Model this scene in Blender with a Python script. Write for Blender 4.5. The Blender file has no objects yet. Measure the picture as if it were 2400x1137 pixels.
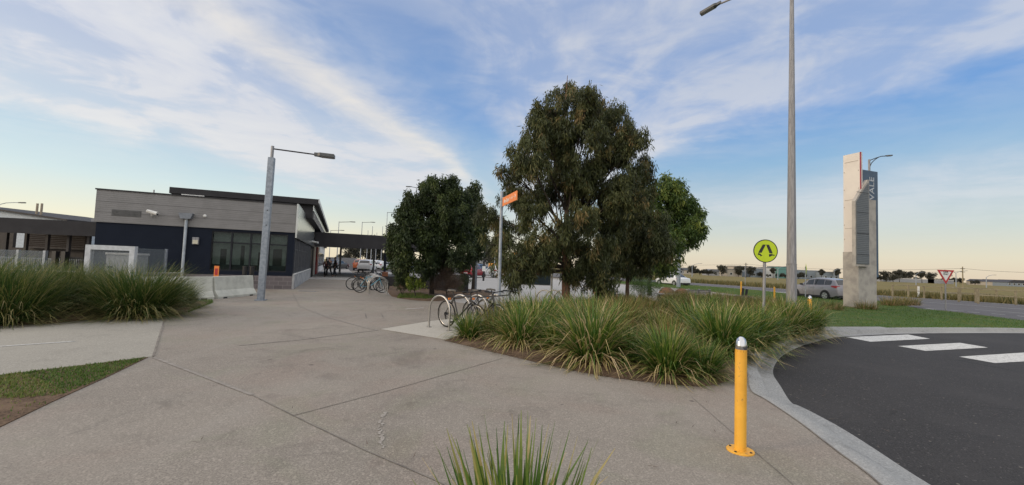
import bpy, bmesh, math, random
import numpy as np
from mathutils import Vector, Matrix, noise as mnoise
R = math.radians
S = bpy.context.scene
COL = S.collection
random.seed(7); rng = np.random.default_rng(7)

# ---------------------------------------------------------------- camera
FPX, PITCH, ROLL, EYE = 1000.0, R(3.1), R(2.1), 1.6
cd = bpy.data.cameras.new('camera'); cam = bpy.data.objects.new('camera', cd); COL.objects.link(cam)
cam.matrix_world = Matrix.Translation((0, 0, EYE)) @ Matrix.Rotation(math.pi/2+PITCH, 4, 'X') @ Matrix.Rotation(ROLL, 4, 'Z')
cd.sensor_width = 36; cd.lens = 36*FPX/2400; cd.clip_start = .05; cd.clip_end = 6000
S.camera = cam
CM = cam.matrix_world.to_3x3()
def ray(px, py): return CM @ Vector(((px-1200)/FPX, (568.5-py)/FPX, -1))
def P(px, py, z=0.0):            # where a photo pixel meets the level z
    d = ray(px, py); t = (z-EYE)/d.z
    return Vector((d.x*t, d.y*t, z))
def D(px, py, Y):                # the point of that pixel's ray at distance Y
    d = ray(px, py); t = Y/d.y
    return Vector((d.x*t, Y, EYE+d.z*t))
def X(px, Y, z=0.0):             # ground x for pixel column px at distance Y and height z
    x = 0.0
    for _ in range(6):
        q = CM.transposed() @ Vector((x, Y, z-EYE)); x += (px-(1200+FPX*q.x/-q.z))*(-q.z)/FPX
    return x
def V(px, Y, z=0.0): return Vector((X(px, Y, z), Y, z))

# ---------------------------------------------------------------- node helper
class NT:
    def __init__(s, tree): s.t = tree; s.n = tree.nodes; s.l = tree.links
    def new(s, typ, **kw):
        n = s.n.new(typ)
        for k, v in kw.items(): setattr(n, k, v)
        return n
    def put(s, sock, v):
        if isinstance(v, bpy.types.NodeSocket): s.l.new(v, sock)
        elif v is not None:
            if isinstance(v, (tuple, list)) and len(v) == 3 and sock.type == 'RGBA': v = (*v, 1)
            sock.default_value = v
    def m(s, op, a, b=None, c=None, clamp=False):
        n = s.new('ShaderNodeMath', operation=op, use_clamp=clamp)
        for i, v in enumerate((a, b, c)):
            if v is not None: s.put(n.inputs[i], v)
        return n.outputs[0]
    def ss(s, x, a, b):          # smoothstep
        n = s.new('ShaderNodeMapRange', interpolation_type='SMOOTHSTEP')
        s.put(n.inputs[0], x); n.inputs[1].default_value = a; n.inputs[2].default_value = b
        return n.outputs[0]
    def mix(s, f, a, b, mode='MIX'):
        n = s.new('ShaderNodeMix', data_type='RGBA', blend_type=mode)
        s.put(n.inputs[0], f); s.put(n.inputs[6], a); s.put(n.inputs[7], b)
        return n.outputs[2]
    def noise(s, vec, scale, detail=3, rough=.55, dist=0.0, out=0):
        n = s.new('ShaderNodeTexNoise')
        if vec is not None: s.l.new(vec, n.inputs['Vector'])
        n.inputs['Scale'].default_value = scale; n.inputs['Detail'].default_value = detail
        n.inputs['Roughness'].default_value = rough; n.inputs['Distortion'].default_value = dist
        return n.outputs[out]
    def ramp(s, f, stops, interp='LINEAR'):
        n = s.new('ShaderNodeValToRGB'); r = n.color_ramp; r.interpolation = interp
        while len(r.elements) < len(stops): r.elements.new(.5)
        for e, (p, c) in zip(r.elements, stops):
            e.position = p; e.color = (c, c, c, 1) if not isinstance(c, (tuple, list)) else (*c, 1)
        s.put(n.inputs[0], f); return n.outputs[0]
    def comb(s, x, y, z):
        n = s.new('ShaderNodeCombineXYZ')
        for i, v in enumerate((x, y, z)): s.put(n.inputs[i], v)
        return n.outputs[0]

# ---------------------------------------------------------------- sky and sun
SUN_EL, SUN_AZ = R(13), R(-108)          # low sun off to the left, a little behind the camera
world = bpy.data.worlds.new('World'); S.world = world; world.use_nodes = True
w = NT(world.node_tree); w.n.clear()
tc = w.new('ShaderNodeTexCoord'); sep = w.new('ShaderNodeSeparateXYZ'); w.l.new(tc.outputs['Generated'], sep.inputs[0])
dx, dy, dz = sep.outputs
sky = w.new('ShaderNodeTexSky', sky_type='NISHITA', sun_disc=False, sun_elevation=SUN_EL, sun_rotation=SUN_AZ, altitude=50, dust_density=1.5)
zc = w.m('MAXIMUM', dz, 0.0)
left = w.ss(dx, .45, -.85)
g_right = w.ramp(zc, [(0, (.80, .66, .50)), (.04, (.76, .70, .56)), (.09, (.58, .64, .60)), (.15, (.42, .55, .63)), (.22, (.25, .45, .67)), (.32, (.08, .285, .67)), (.5, (.13, .28, .60)), (1, (.25, .36, .60))])
g_left = w.ramp(zc, [(0, (.95, .82, .58)), (.06, (.92, .89, .70)), (.13, (.68, .82, .83)), (.22, (.42, .63, .79)), (.34, (.25, .40, .66)), (.5, (.22, .34, .60)), (1, (.25, .36, .62))])
base = w.mix(left, g_right, g_left)
zo = w.m('ADD', zc, .06)
u = w.m('DIVIDE', dx, zo); v = w.m('DIVIDE', dy, zo)
kk = w.m('ADD', w.m('MULTIPLY', w.ss(u, -.6, 1.1), 1.05), -.35)
wv = w.m('ADD', u, w.m('MULTIPLY', v, kk))
warp = w.noise(w.comb(u, v, 0.0), 1.0, 5, .65)
wv2 = w.m('ADD', wv, w.m('MULTIPLY', w.m('SUBTRACT', warp, .5), 1.3))
band = w.ramp(w.m('DIVIDE', w.m('ADD', wv2, 5.0), 11.0),
    [((a+5)/11, b) for a, b in [(-5, .05), (-3.8, .12), (-3.4, .72), (-2.4, 1.0), (-1.9, .82), (-1.5, .34), (-1.1, .06), (-.6, .22), (-.1, .72), (1.4, .66), (2.3, .66), (2.8, .85), (3.2, .08), (4.3, .03), (4.9, .5), (6, .45)]], 'B_SPLINE')
n1 = w.noise(w.comb(w.m('MULTIPLY', wv, .8), w.m('MULTIPLY', v, .78), 3.1), 1.35, 7, .56, 1.2)
n2 = w.noise(w.comb(w.m('MULTIPLY', u, 1.8), w.m('MULTIPLY', v, 1.9), 9.0), 2.0, 6, .56, .9)
n3 = w.noise(w.comb(w.m('ADD', dx, w.m('MULTIPLY', dz, .5)), dy, w.m('MULTIPLY', dz, 2.4)), 4.6, 7, .55, .7)
nn = w.m('ADD', w.m('ADD', w.m('MULTIPLY', n1, .34), w.m('MULTIPLY', n2, .18)), w.m('MULTIPLY', n3, .48))
dens = w.m('MULTIPLY', w.m('ADD', w.m('MULTIPLY', band, .74), w.m('MULTIPLY', w.ss(nn, .40, .60), w.m('ADD', w.m('MULTIPLY', band, .70), .06))), w.ss(dz, .03, .17), clamp=True)
ccol = w.mix(left, (.58, .62, .72), (.84, .83, .84))
ccol = w.mix(w.ss(nn, .42, .62), w.mix(.45, ccol, (.42, .50, .72)), ccol)
ccol = w.mix(w.ss(dz, .42, .2), ccol, w.mix(.5, ccol, (.88, .84, .80)))
skycol = w.mix(w.m('MULTIPLY', dens, .93), base, ccol)
wd_ = w.m('ADD', wv, w.m('MULTIPLY', w.m('SUBTRACT', warp, .5), .45))     # one long warm wisp left of centre
wisp = w.m('MULTIPLY', w.m('MULTIPLY', w.ss(w.m('ABSOLUTE', w.m('ADD', wd_, 1.66)), .26, .0), w.m('ADD', w.m('MULTIPLY', n2, .9), .25)), w.m('MULTIPLY', w.ss(dz, .12, .24), w.ss(dz, .52, .38)), clamp=True)
skycol = w.mix(w.m('MULTIPLY', wisp, .85), skycol, (.90, .84, .76))
over = w.ss(w.m('ADD', dz, w.m('MULTIPLY', w.m('MAXIMUM', w.m('MULTIPLY', dy, -1.0), 0.0), .8)), .56, .85)   # unseen sky overhead and behind, brightened to light the ground
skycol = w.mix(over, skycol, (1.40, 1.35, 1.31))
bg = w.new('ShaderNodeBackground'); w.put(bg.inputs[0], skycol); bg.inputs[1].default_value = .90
bn = w.new('ShaderNodeBackground'); w.l.new(sky.outputs[0], bn.inputs[0]); bn.inputs[1].default_value = .02
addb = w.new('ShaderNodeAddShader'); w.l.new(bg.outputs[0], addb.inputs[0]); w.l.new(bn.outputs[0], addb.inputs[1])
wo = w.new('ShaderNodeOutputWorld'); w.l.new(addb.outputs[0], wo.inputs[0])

sl = bpy.data.lights.new('sun', 'SUN'); sun = bpy.data.objects.new('sun', sl); COL.objects.link(sun)
sl.energy = 1.5; sl.angle = R(10); sl.color = (1, .80, .58)
sd = Vector((math.sin(SUN_AZ)*math.cos(SUN_EL), math.cos(SUN_AZ)*math.cos(SUN_EL), math.sin(SUN_EL)))
sun.rotation_euler = sd.to_track_quat('Z', 'Y').to_euler(); sun.location = sd*80
S.view_settings.view_transform = 'Standard'; S.view_settings.look = 'None'; S.view_settings.exposure = 0; S.view_settings.gamma = 1
S.render.engine = 'CYCLES'; S.cycles.max_bounces = 6; S.cycles.use_denoising = True

# ---------------------------------------------------------------- materials
MATS = {}
def mat(name, c, rough=.6, metal=0.0, c2=None, scale=6.0, amt=.5, bump=0.0, bscale=40.0, spec=None, coat=0.0, stretch=None, detail=4):
    if name in MATS: return MATS[name]
    m = bpy.data.materials.new(name); m.use_nodes = True; t = NT(m.node_tree); b = t.n['Principled BSDF']
    co = t.new('ShaderNodeTexCoord').outputs['Object']
    if stretch:
        mp = t.new('ShaderNodeMapping'); t.l.new(co, mp.inputs[0]); mp.inputs['Scale'].default_value = stretch; co = mp.outputs[0]
    c2 = c2 or tuple(x*.78 for x in c)
    n = t.noise(co, scale, detail, .6)
    t.put(b.inputs['Base Color'], t.mix(t.m('MULTIPLY', t.ss(n, .35, .68), amt*2, clamp=True), c, c2))
    rr = t.m('ADD', rough-.08, t.m('MULTIPLY', n, .16)); t.put(b.inputs['Roughness'], rr)
    b.inputs['Metallic'].default_value = metal
    if spec is not None: b.inputs['Specular IOR Level'].default_value = spec
    if coat: b.inputs['Coat Weight'].default_value = coat; b.inputs['Coat Roughness'].default_value = .06
    if bump:
        bn = t.new('ShaderNodeBump'); bn.inputs['Strength'].default_value = bump; bn.inputs['Distance'].default_value = .01
        t.l.new(t.noise(co, bscale, 3), bn.inputs['Height']); t.l.new(bn.outputs[0], b.inputs['Normal'])
    MATS[name] = m; return m
def leafmat(name, stops, trans=.25, rough=.55):
    m = bpy.data.materials.new(name); m.use_nodes = True; t = NT(m.node_tree); b = t.n['Principled BSDF']
    at = t.new('ShaderNodeAttribute', attribute_name='tint')
    c = t.ramp(at.outputs['Fac'], stops)
    t.put(b.inputs['Base Color'], c); b.inputs['Roughness'].default_value = rough; b.inputs['Specular IOR Level'].default_value = .35
    tr = t.new('ShaderNodeBsdfTranslucent'); t.l.new(c, tr.inputs[0])
    mx = t.new('ShaderNodeMixShader'); mx.inputs[0].default_value = trans
    t.l.new(b.outputs[0], mx.inputs[1]); t.l.new(tr.outputs[0], mx.inputs[2])
    t.l.new(mx.outputs[0], t.n['Material Output'].inputs[0]); MATS[name] = m; return m
def groundmat(name, fn, rough=.85, bump=.25, bscale=130):
    m = bpy.data.materials.new(name); m.use_nodes = True; t = NT(m.node_tree); b = t.n['Principled BSDF']
    pos = t.new('ShaderNodeNewGeometry').outputs['Position']
    t.put(b.inputs['Base Color'], fn(t, pos)); b.inputs['Roughness'].default_value = rough; b.inputs['Specular IOR Level'].default_value = .25
    bn = t.new('ShaderNodeBump'); bn.inputs['Strength'].default_value = bump; bn.inputs['Distance'].default_value = .006
    t.l.new(t.noise(pos, bscale, 3), bn.inputs['Height']); t.l.new(bn.outputs[0], b.inputs['Normal'])
    MATS[name] = m; return m
def f_aggregate(light, dark, pink, stain=.5):
    def f(t, p):
        fine = t.noise(p, 75, 4, .8); vor = t.new('ShaderNodeTexVoronoi'); t.l.new(p, vor.inputs['Vector']); vor.inputs['Scale'].default_value = 62
        c = t.mix(t.ss(fine, .34, .66), dark, light)
        c = t.mix(t.m('MULTIPLY', t.ss(vor.outputs['Color'], .55, 1.0), .55), c, tuple(x*1.35 for x in light))
        c = t.mix(t.m('MULTIPLY', t.ss(t.noise(p, .55, 4, .6, .6), .46, .66), .75), c, pink, 'MULTIPLY') if pink else c
        s = t.noise(p, 1.7, 6, .7, .8)
        c = t.mix(t.m('MULTIPLY', t.ss(s, .5, .78), stain), c, tuple(x*.5 for x in dark))
        s2 = t.noise(p, .23, 4, .6)
        return t.mix(t.m('MULTIPLY', t.ss(s2, .38, .7), .30), c, tuple(x*1.18 for x in light))
    return f
def f_asphalt(t, p):
    c = t.mix(t.ss(t.noise(p, 85, 4, .8), .36, .66), (.017, .016, .0165), (.054, .051, .051))
    vor = t.new('ShaderNodeTexVoronoi'); t.l.new(p, vor.inputs['Vector']); vor.inputs['Scale'].default_value = 70
    c = t.mix(t.m('MULTIPLY', t.ss(vor.outputs['Color'], .82, 1.0), .7), c, (.20, .19, .18))
    c = t.mix(t.m('MULTIPLY', t.ss(t.noise(p, .5, 5, .65, .5), .42, .7), .55), c, (.050, .047, .047))
    w_ = t.new('ShaderNodeTexVoronoi', feature='DISTANCE_TO_EDGE'); t.l.new(t.mix(.12, p, t.noise(p, 2.5, 4, .6, 0, 1)), w_.inputs['Vector']); w_.inputs['Scale'].default_value = .33
    c = t.mix(t.m('MULTIPLY', t.ss(w_.outputs['Distance'], .008, .003), t.m('MULTIPLY', t.ss(t.noise(p, .35, 3), .5, .6), .8)), c, (.012, .012, .012))
    v3 = t.new('ShaderNodeTexVoronoi'); t.l.new(p, v3.inputs['Vector']); v3.inputs['Scale'].default_value = 4.2
    return t.mix(t.m('MULTIPLY', t.ss(v3.outputs['Distance'], .06, .045), .5), c, (.30, .27, .23))
def f_road(t, p):
    c = t.mix(t.ss(t.noise(p, 30, 4, .8), .36, .66), (.075, .071, .076), (.13, .125, .13))
    return t.mix(t.m('MULTIPLY', t.ss(t.noise(p, .3, 5, .65, .5), .42, .7), .5), c, (.15, .145, .15))
def f_field(t, p):
    c = t.mix(t.ss(t.noise(p, .12, 6, .7), .38, .62), (.17, .125, .035), (.115, .105, .035))
    return t.mix(t.m('MULTIPLY', t.ss(t.noise(p, 1.6, 5, .75), .42, .66), .6), c, (.24, .19, .075))
def f_turf(t, p):
    c = t.mix(t.ss(t.noise(p, 9, 5, .75), .35, .65), (.03, .062, .011), (.075, .13, .02))
    return t.mix(t.m('MULTIPLY', t.ss(t.noise(p, .8, 4, .6), .5, .7), .6), c, (.10, .095, .035))
def f_soil(t, p):
    c = t.mix(t.ss(t.noise(p, 40, 5, .8), .35, .65), (.045, .028, .018), (.15, .10, .065))
    return t.mix(t.m('MULTIPLY', t.ss(t.noise(p, 4, 4), .45, .7), .6), c, (.19, .13, .085))
def f_walk(t, p):
    c = f_aggregate((.298, .268, .232), (.140, .125, .108), (.98, .91, .90))(t, p)
    c = t.mix(t.m('MULTIPLY', t.ss(t.noise(p, .8, 4, .6, .8), .50, .66), .7), c, (.92, .97, .90), 'MULTIPLY')
    mp = t.new('ShaderNodeMapping'); t.l.new(p, mp.inputs[0]); mp.inputs['Rotation'].default_value = (0, 0, R(-22)); mp.inputs['Scale'].default_value = (2.2, .35, 1)
    c = t.mix(t.m('MULTIPLY', t.ss(t.noise(mp.outputs[0], .9, 5, .65, .4), .5, .72), .13), c, (.36, .34, .31))        # scuffed lighter streaks
    vo = t.new('ShaderNodeTexVoronoi'); t.l.new(p, vo.inputs['Vector']); vo.inputs['Scale'].default_value = 1.15
    c = t.mix(t.m('MULTIPLY', t.ss(vo.outputs['Distance'], .045, .03), .75), c, (.06, .055, .05))                        # old gum spots
    v2 = t.new('ShaderNodeTexVoronoi'); t.l.new(p, v2.inputs['Vector']); v2.inputs['Scale'].default_value = .47
    c = t.mix(t.m('MULTIPLY', t.ss(v2.outputs['Distance'], .035, .02), .7), c, (.42, .40, .37))
    return t.mix(t.m('MULTIPLY', t.ss(t.noise(p, .42, 6, .7, 1.2), .52, .70), .38), c, (.115, .10, .09))               # damp dirty patches
groundmat('aggregate', f_walk)
groundmat('path_concrete', f_aggregate((.33, .315, .275), (.225, .21, .185), None, .3))
groundmat('pad_concrete', f_aggregate((.42, .40, .355), (.33, .31, .275), None, .2))
groundmat('kerb_concrete', f_aggregate((.33, .335, .33), (.20, .20, .20), None, .6))
groundmat('pale_paving', f_aggregate((.37, .36, .345), (.30, .29, .28), None, .3))
groundmat('asphalt', f_asphalt, .8, .35, 90)
groundmat('road_asphalt', f_road)
groundmat('dry_field', f_field, .95)
groundmat('turf', f_turf, .95, .5, 40)
groundmat('mulch', f_soil, .95, .6, 50)
def f_line(t, p):
    n = t.noise(p, 14, 6, .8)
    return t.mix(t.m('MULTIPLY', t.ss(t.m('ADD', t.m('MULTIPLY', n, .6), t.m('MULTIPLY', t.noise(p, 60, 4, .8), .4)), .50, .60), .85), (.58, .58, .56), (.13, .125, .125))
groundmat('line_paint', f_line, .7)
mat('joint_dark', (.125, .11, .098), .9, 0, (.20, .18, .157), 3, .9); mat('joint_pale', (.27, .245, .22), .9, 0, (.20, .18, .16), 9, .6)
galv = mat('galvanised', (.30, .335, .385), .5, .45, (.21, .24, .28), 9, .5)
galv2 = mat('galvanised_dull', (.30, .30, .31), .6, .35, (.21, .21, .22), 5, .5, stretch=(6, 6, .6))
steel = mat('stainless', (.44, .43, .41), .36, .9, (.34, .33, .32), 12, .4)
yellow = mat('yellow_paint', (.80, .42, .045), .5, 0, (.70, .35, .035), 4, .5)
def scuff(m, c, lo=.66, hi=.72, scale=38):          # scattered scuffs and chips with shapes of their own
    t = NT(m.node_tree); b = t.n['Principled BSDF']; src = b.inputs['Base Color'].links[0].from_socket; co = t.new('ShaderNodeTexCoord').outputs['Object']
    n = t.m('ADD', t.m('MULTIPLY', t.noise(co, scale, 5, .7), .6), t.m('MULTIPLY', t.noise(co, 5, 3), .4)); t.put(b.inputs['Base Color'], t.mix(t.m('MULTIPLY', t.ss(n, lo-.08, hi-.08), .7), src, c))
scuff(yellow, (.30, .17, .06))
navy = mat('navy_panel', (.0085, .0125, .0235), .7, 0, (.011, .0155, .027), 2, .5, spec=.15)
dark = mat('dark_frame', (.010, .012, .018), .5, spec=.3)
black = mat('black_paint', (.012, .012, .013), .5)
charcoal = mat('charcoal_fascia', (.030, .029, .032), .65, 0, (.024, .023, .026), 1.5, .5, spec=.3)
rubber = mat('rubber', (.014, .014, .014), .8)
white = mat('white_paint', (.72, .72, .70), .45, 0, (.62, .62, .60), 3, .4)
barrier_m = mat('barrier_concrete', (.55, .56, .51), .85, 0, (.43, .44, .40), 3, .5, .3, 60)
orange = mat('orange_sign', (.78, .23, .045), .45, 0, (.70, .20, .04), 3, .3)
redp = mat('red_paint', (.45, .03, .035), .45)
lime = mat('lime_sign', (.46, .60, .01), .45, 0, (.42, .56, .01), 3, .3)
bark = mat('bark', (.15, .085, .055), .95, 0, (.075, .055, .045), 7, .6, .6, 30, stretch=(5, 5, .8))
bark_red = mat('bark_reddish', (.27, .12, .07), .95, 0, (.10, .07, .055), 6, .65, .7, 30, stretch=(5, 5, .7))
darkbark = mat('dark_bark', (.05, .04, .033), .95, 0, None, 6)
rock = mat('boulder_rock', (.24, .13, .07), .95, 0, (.13, .085, .06), 2.5, .7, .8, 9)
wood_grey = mat('weathered_slats', (.13, .125, .125), .8, 0, (.08, .078, .078), 10, .6, stretch=(1, 1, 14))
fence_wood = mat('fence_timber', (.27, .23, .15), .9, 0, (.19, .16, .10), 5, .5)
mono_c = mat('pylon_concrete', (.42, .39, .35), .85, 0, (.30, .28, .26), 2.2, .5, .2, 40)
mono_w = mat('pylon_panel_back', (.68, .63, .57), .6, 0, (.62, .57, .52), 1.5, .4)
mono_b = mat('pylon_slate', (.075, .11, .155), .5, 0, (.06, .09, .13), 2, .4)
glassd = mat('window_glass', (.018, .024, .026), .06, 0, None, 3, .3, spec=.6)
carglass = mat('car_glass', (.015, .018, .022), .08, 0, None, 3, .2, spec=.8)
def clearglass():
    m = bpy.data.materials.new('clear_screen'); m.use_nodes = True; t = NT(m.node_tree); b = t.n['Principled BSDF']
    b.inputs['Base Color'].default_value = (.20, .23, .25, 1); b.inputs['Roughness'].default_value = .12
    tr = t.new('ShaderNodeBsdfTransparent'); mx = t.new('ShaderNodeMixShader'); mx.inputs[0].default_value = .30
    t.l.new(tr.outputs[0], mx.inputs[1]); t.l.new(b.outputs[0], mx.inputs[2]); t.l.new(mx.outputs[0], t.n['Material Output'].inputs[0])
    MATS['clear_screen'] = m; return m
clear = clearglass()
def shop():
    m = bpy.data.materials.new('shop_glass'); m.use_nodes = True; t = NT(m.node_tree); b = t.n['Principled BSDF']
    b.inputs['Base Color'].default_value = (.012, .016, .017, 1); b.inputs['Roughness'].default_value = .04
    tr = t.new('ShaderNodeBsdfTransparent'); tr.inputs[0].default_value = (.85, .92, .90, 1); mx = t.new('ShaderNodeMixShader'); mx.inputs[0].default_value = .30
    t.l.new(tr.outputs[0], mx.inputs[1]); t.l.new(b.outputs[0], mx.inputs[2]); t.l.new(mx.outputs[0], t.n['Material Output'].inputs[0])
    return m
shopglass = shop()
def ribbed(name, c, c2, period, rough=.6, axis=2, metal=0, depth=.02):
    m = bpy.data.materials.new(name); m.use_nodes = True; t = NT(m.node_tree); b = t.n['Principled BSDF']
    co = t.new('ShaderNodeTexCoord').outputs['Object']; sp = t.new('ShaderNodeSeparateXYZ'); t.l.new(co, sp.inputs[0])
    ph = t.m('FRACT', t.m('DIVIDE', sp.outputs[axis], period))
    tri = t.m('ABSOLUTE', t.m('SUBTRACT', ph, .5))
    n = t.noise(co, 2.2, 5, .6)
    t.put(b.inputs['Base Color'], t.mix(t.ss(n, .35, .65), c, c2)); b.inputs['Roughness'].default_value = rough; b.inputs['Metallic'].default_value = metal
    bn = t.new('ShaderNodeBump'); bn.inputs['Distance'].default_value = depth; bn.inputs['Strength'].default_value = .9
    t.l.new(t.ss(tri, .5, .36), bn.inputs['Height']); t.l.new(bn.outputs[0], b.inputs['Normal'])
    MATS[name] = m; return m
clad = ribbed('ribbed_cladding', (.225, .22, .218), (.20, .195, .193), .09, .6, 2, 0, .008)
sheet = ribbed('pale_metal_sheet', (.50, .51, .49), (.40, .42, .41), .9, .22, 1, .75, .01)
louvre = ribbed('pylon_louvres', (.155, .17, .18), (.135, .15, .165), .10, .6, 2, 0, .05)
def brickmat(name, c1, c2, mortar, sc, bw, rh):
    m = bpy.data.materials.new(name); m.use_nodes = True; t = NT(m.node_tree); b = t.n['Principled BSDF']
    co = t.new('ShaderNodeTexCoord').outputs['Object']; mp = t.new('ShaderNodeMapping'); t.l.new(co, mp.inputs[0]); mp.inputs['Rotation'].default_value = (R(90), 0, 0)
    k = t.new('ShaderNodeTexBrick'); t.l.new(mp.outputs[0], k.inputs['Vector'])
    for i, v in ((1, c1), (2, c2), (3, mortar)): k.inputs[i].default_value = (*v, 1)
    k.inputs['Scale'].default_value = sc; k.inputs['Brick Width'].default_value = bw; k.inputs['Row Height'].default_value = rh; k.inputs['Mortar Size'].default_value = .012
    t.l.new(k.outputs[0], b.inputs['Base Color']); b.inputs['Roughness'].default_value = .85
    MATS[name] = m; return m
blockw = brickmat('concrete_blocks', (.115, .10, .105), (.15, .13, .135), (.22, .20, .20), 1, .4, .2)
render_w = mat('rendered_plinth', (.42, .42, .42), .8, 0, (.25, .26, .27), 3, .6)
leaf_euc = leafmat('gum_leaf', [(0, (.032, .040, .017)), (.45, (.070, .086, .030)), (.75, (.125, .128, .046)), (1, (.23, .16, .066))])
leaf_dark = leafmat('dark_leaf', [(0, (.017, .030, .012)), (.55, (.040, .062, .020)), (1, (.10, .135, .036))])
leaf_green = leafmat('fresh_leaf', [(0, (.03, .058, .013)), (.55, (.064, .112, .022)), (1, (.17, .21, .042))])
leaf_bright = leafmat('bright_leaf', [(0, (.05, .09, .016)), (.6, (.14, .20, .03)), (1, (.26, .30, .06))], .35)
leaf_feather = leafmat('feathery_leaf', [(0, (.04, .085, .025)), (.6, (.08, .16, .045)), (1, (.14, .22, .07))], .3)
leaf_far = leafmat('distant_leaf', [(0, (.035, .038, .032)), (.6, (.062, .064, .048)), (1, (.10, .092, .06))])
twig = leafmat('dry_twig', [(0, (.055, .036, .026)), (.6, (.12, .08, .055)), (1, (.20, .14, .09))], .1)
grass_g = leafmat('strappy_leaf', [(0, (.03, .078, .013)), (.35, (.082, .16, .025)), (.6, (.21, .26, .05)), (.8, (.40, .33, .13)), (1, (.56, .43, .26))], .3, .45)
grass_b = leafmat('tussock_leaf', [(0, (.055, .08, .018)), (.35, (.125, .145, .033)), (.6, (.24, .21, .06)), (.8, (.31, .205, .095)), (1, (.44, .30, .165))], .25, .6)
grass_l = leafmat('plume_grass_leaf', [(0, (.024, .055, .012)), (.4, (.06, .108, .024)), (.65, (.17, .18, .046)), (.85, (.30, .26, .10)), (1, (.42, .36, .19))], .3, .5)
turf_l = leafmat('turf_blade', [(0, (.035, .08, .012)), (.6, (.085, .165, .022)), (1, (.20, .20, .06))], .3)
skin_m = mat('skin', (.38, .22, .16), .6); hair_m = mat('dark_hair', (.015, .012, .01), .7)
cloth_k = mat('black_cloth', (.014, .014, .017), .9); cloth_n = mat('navy_cloth', (.02, .024, .035), .9); cloth_r = mat('maroon_cloth', (.10, .025, .03), .9)

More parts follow.
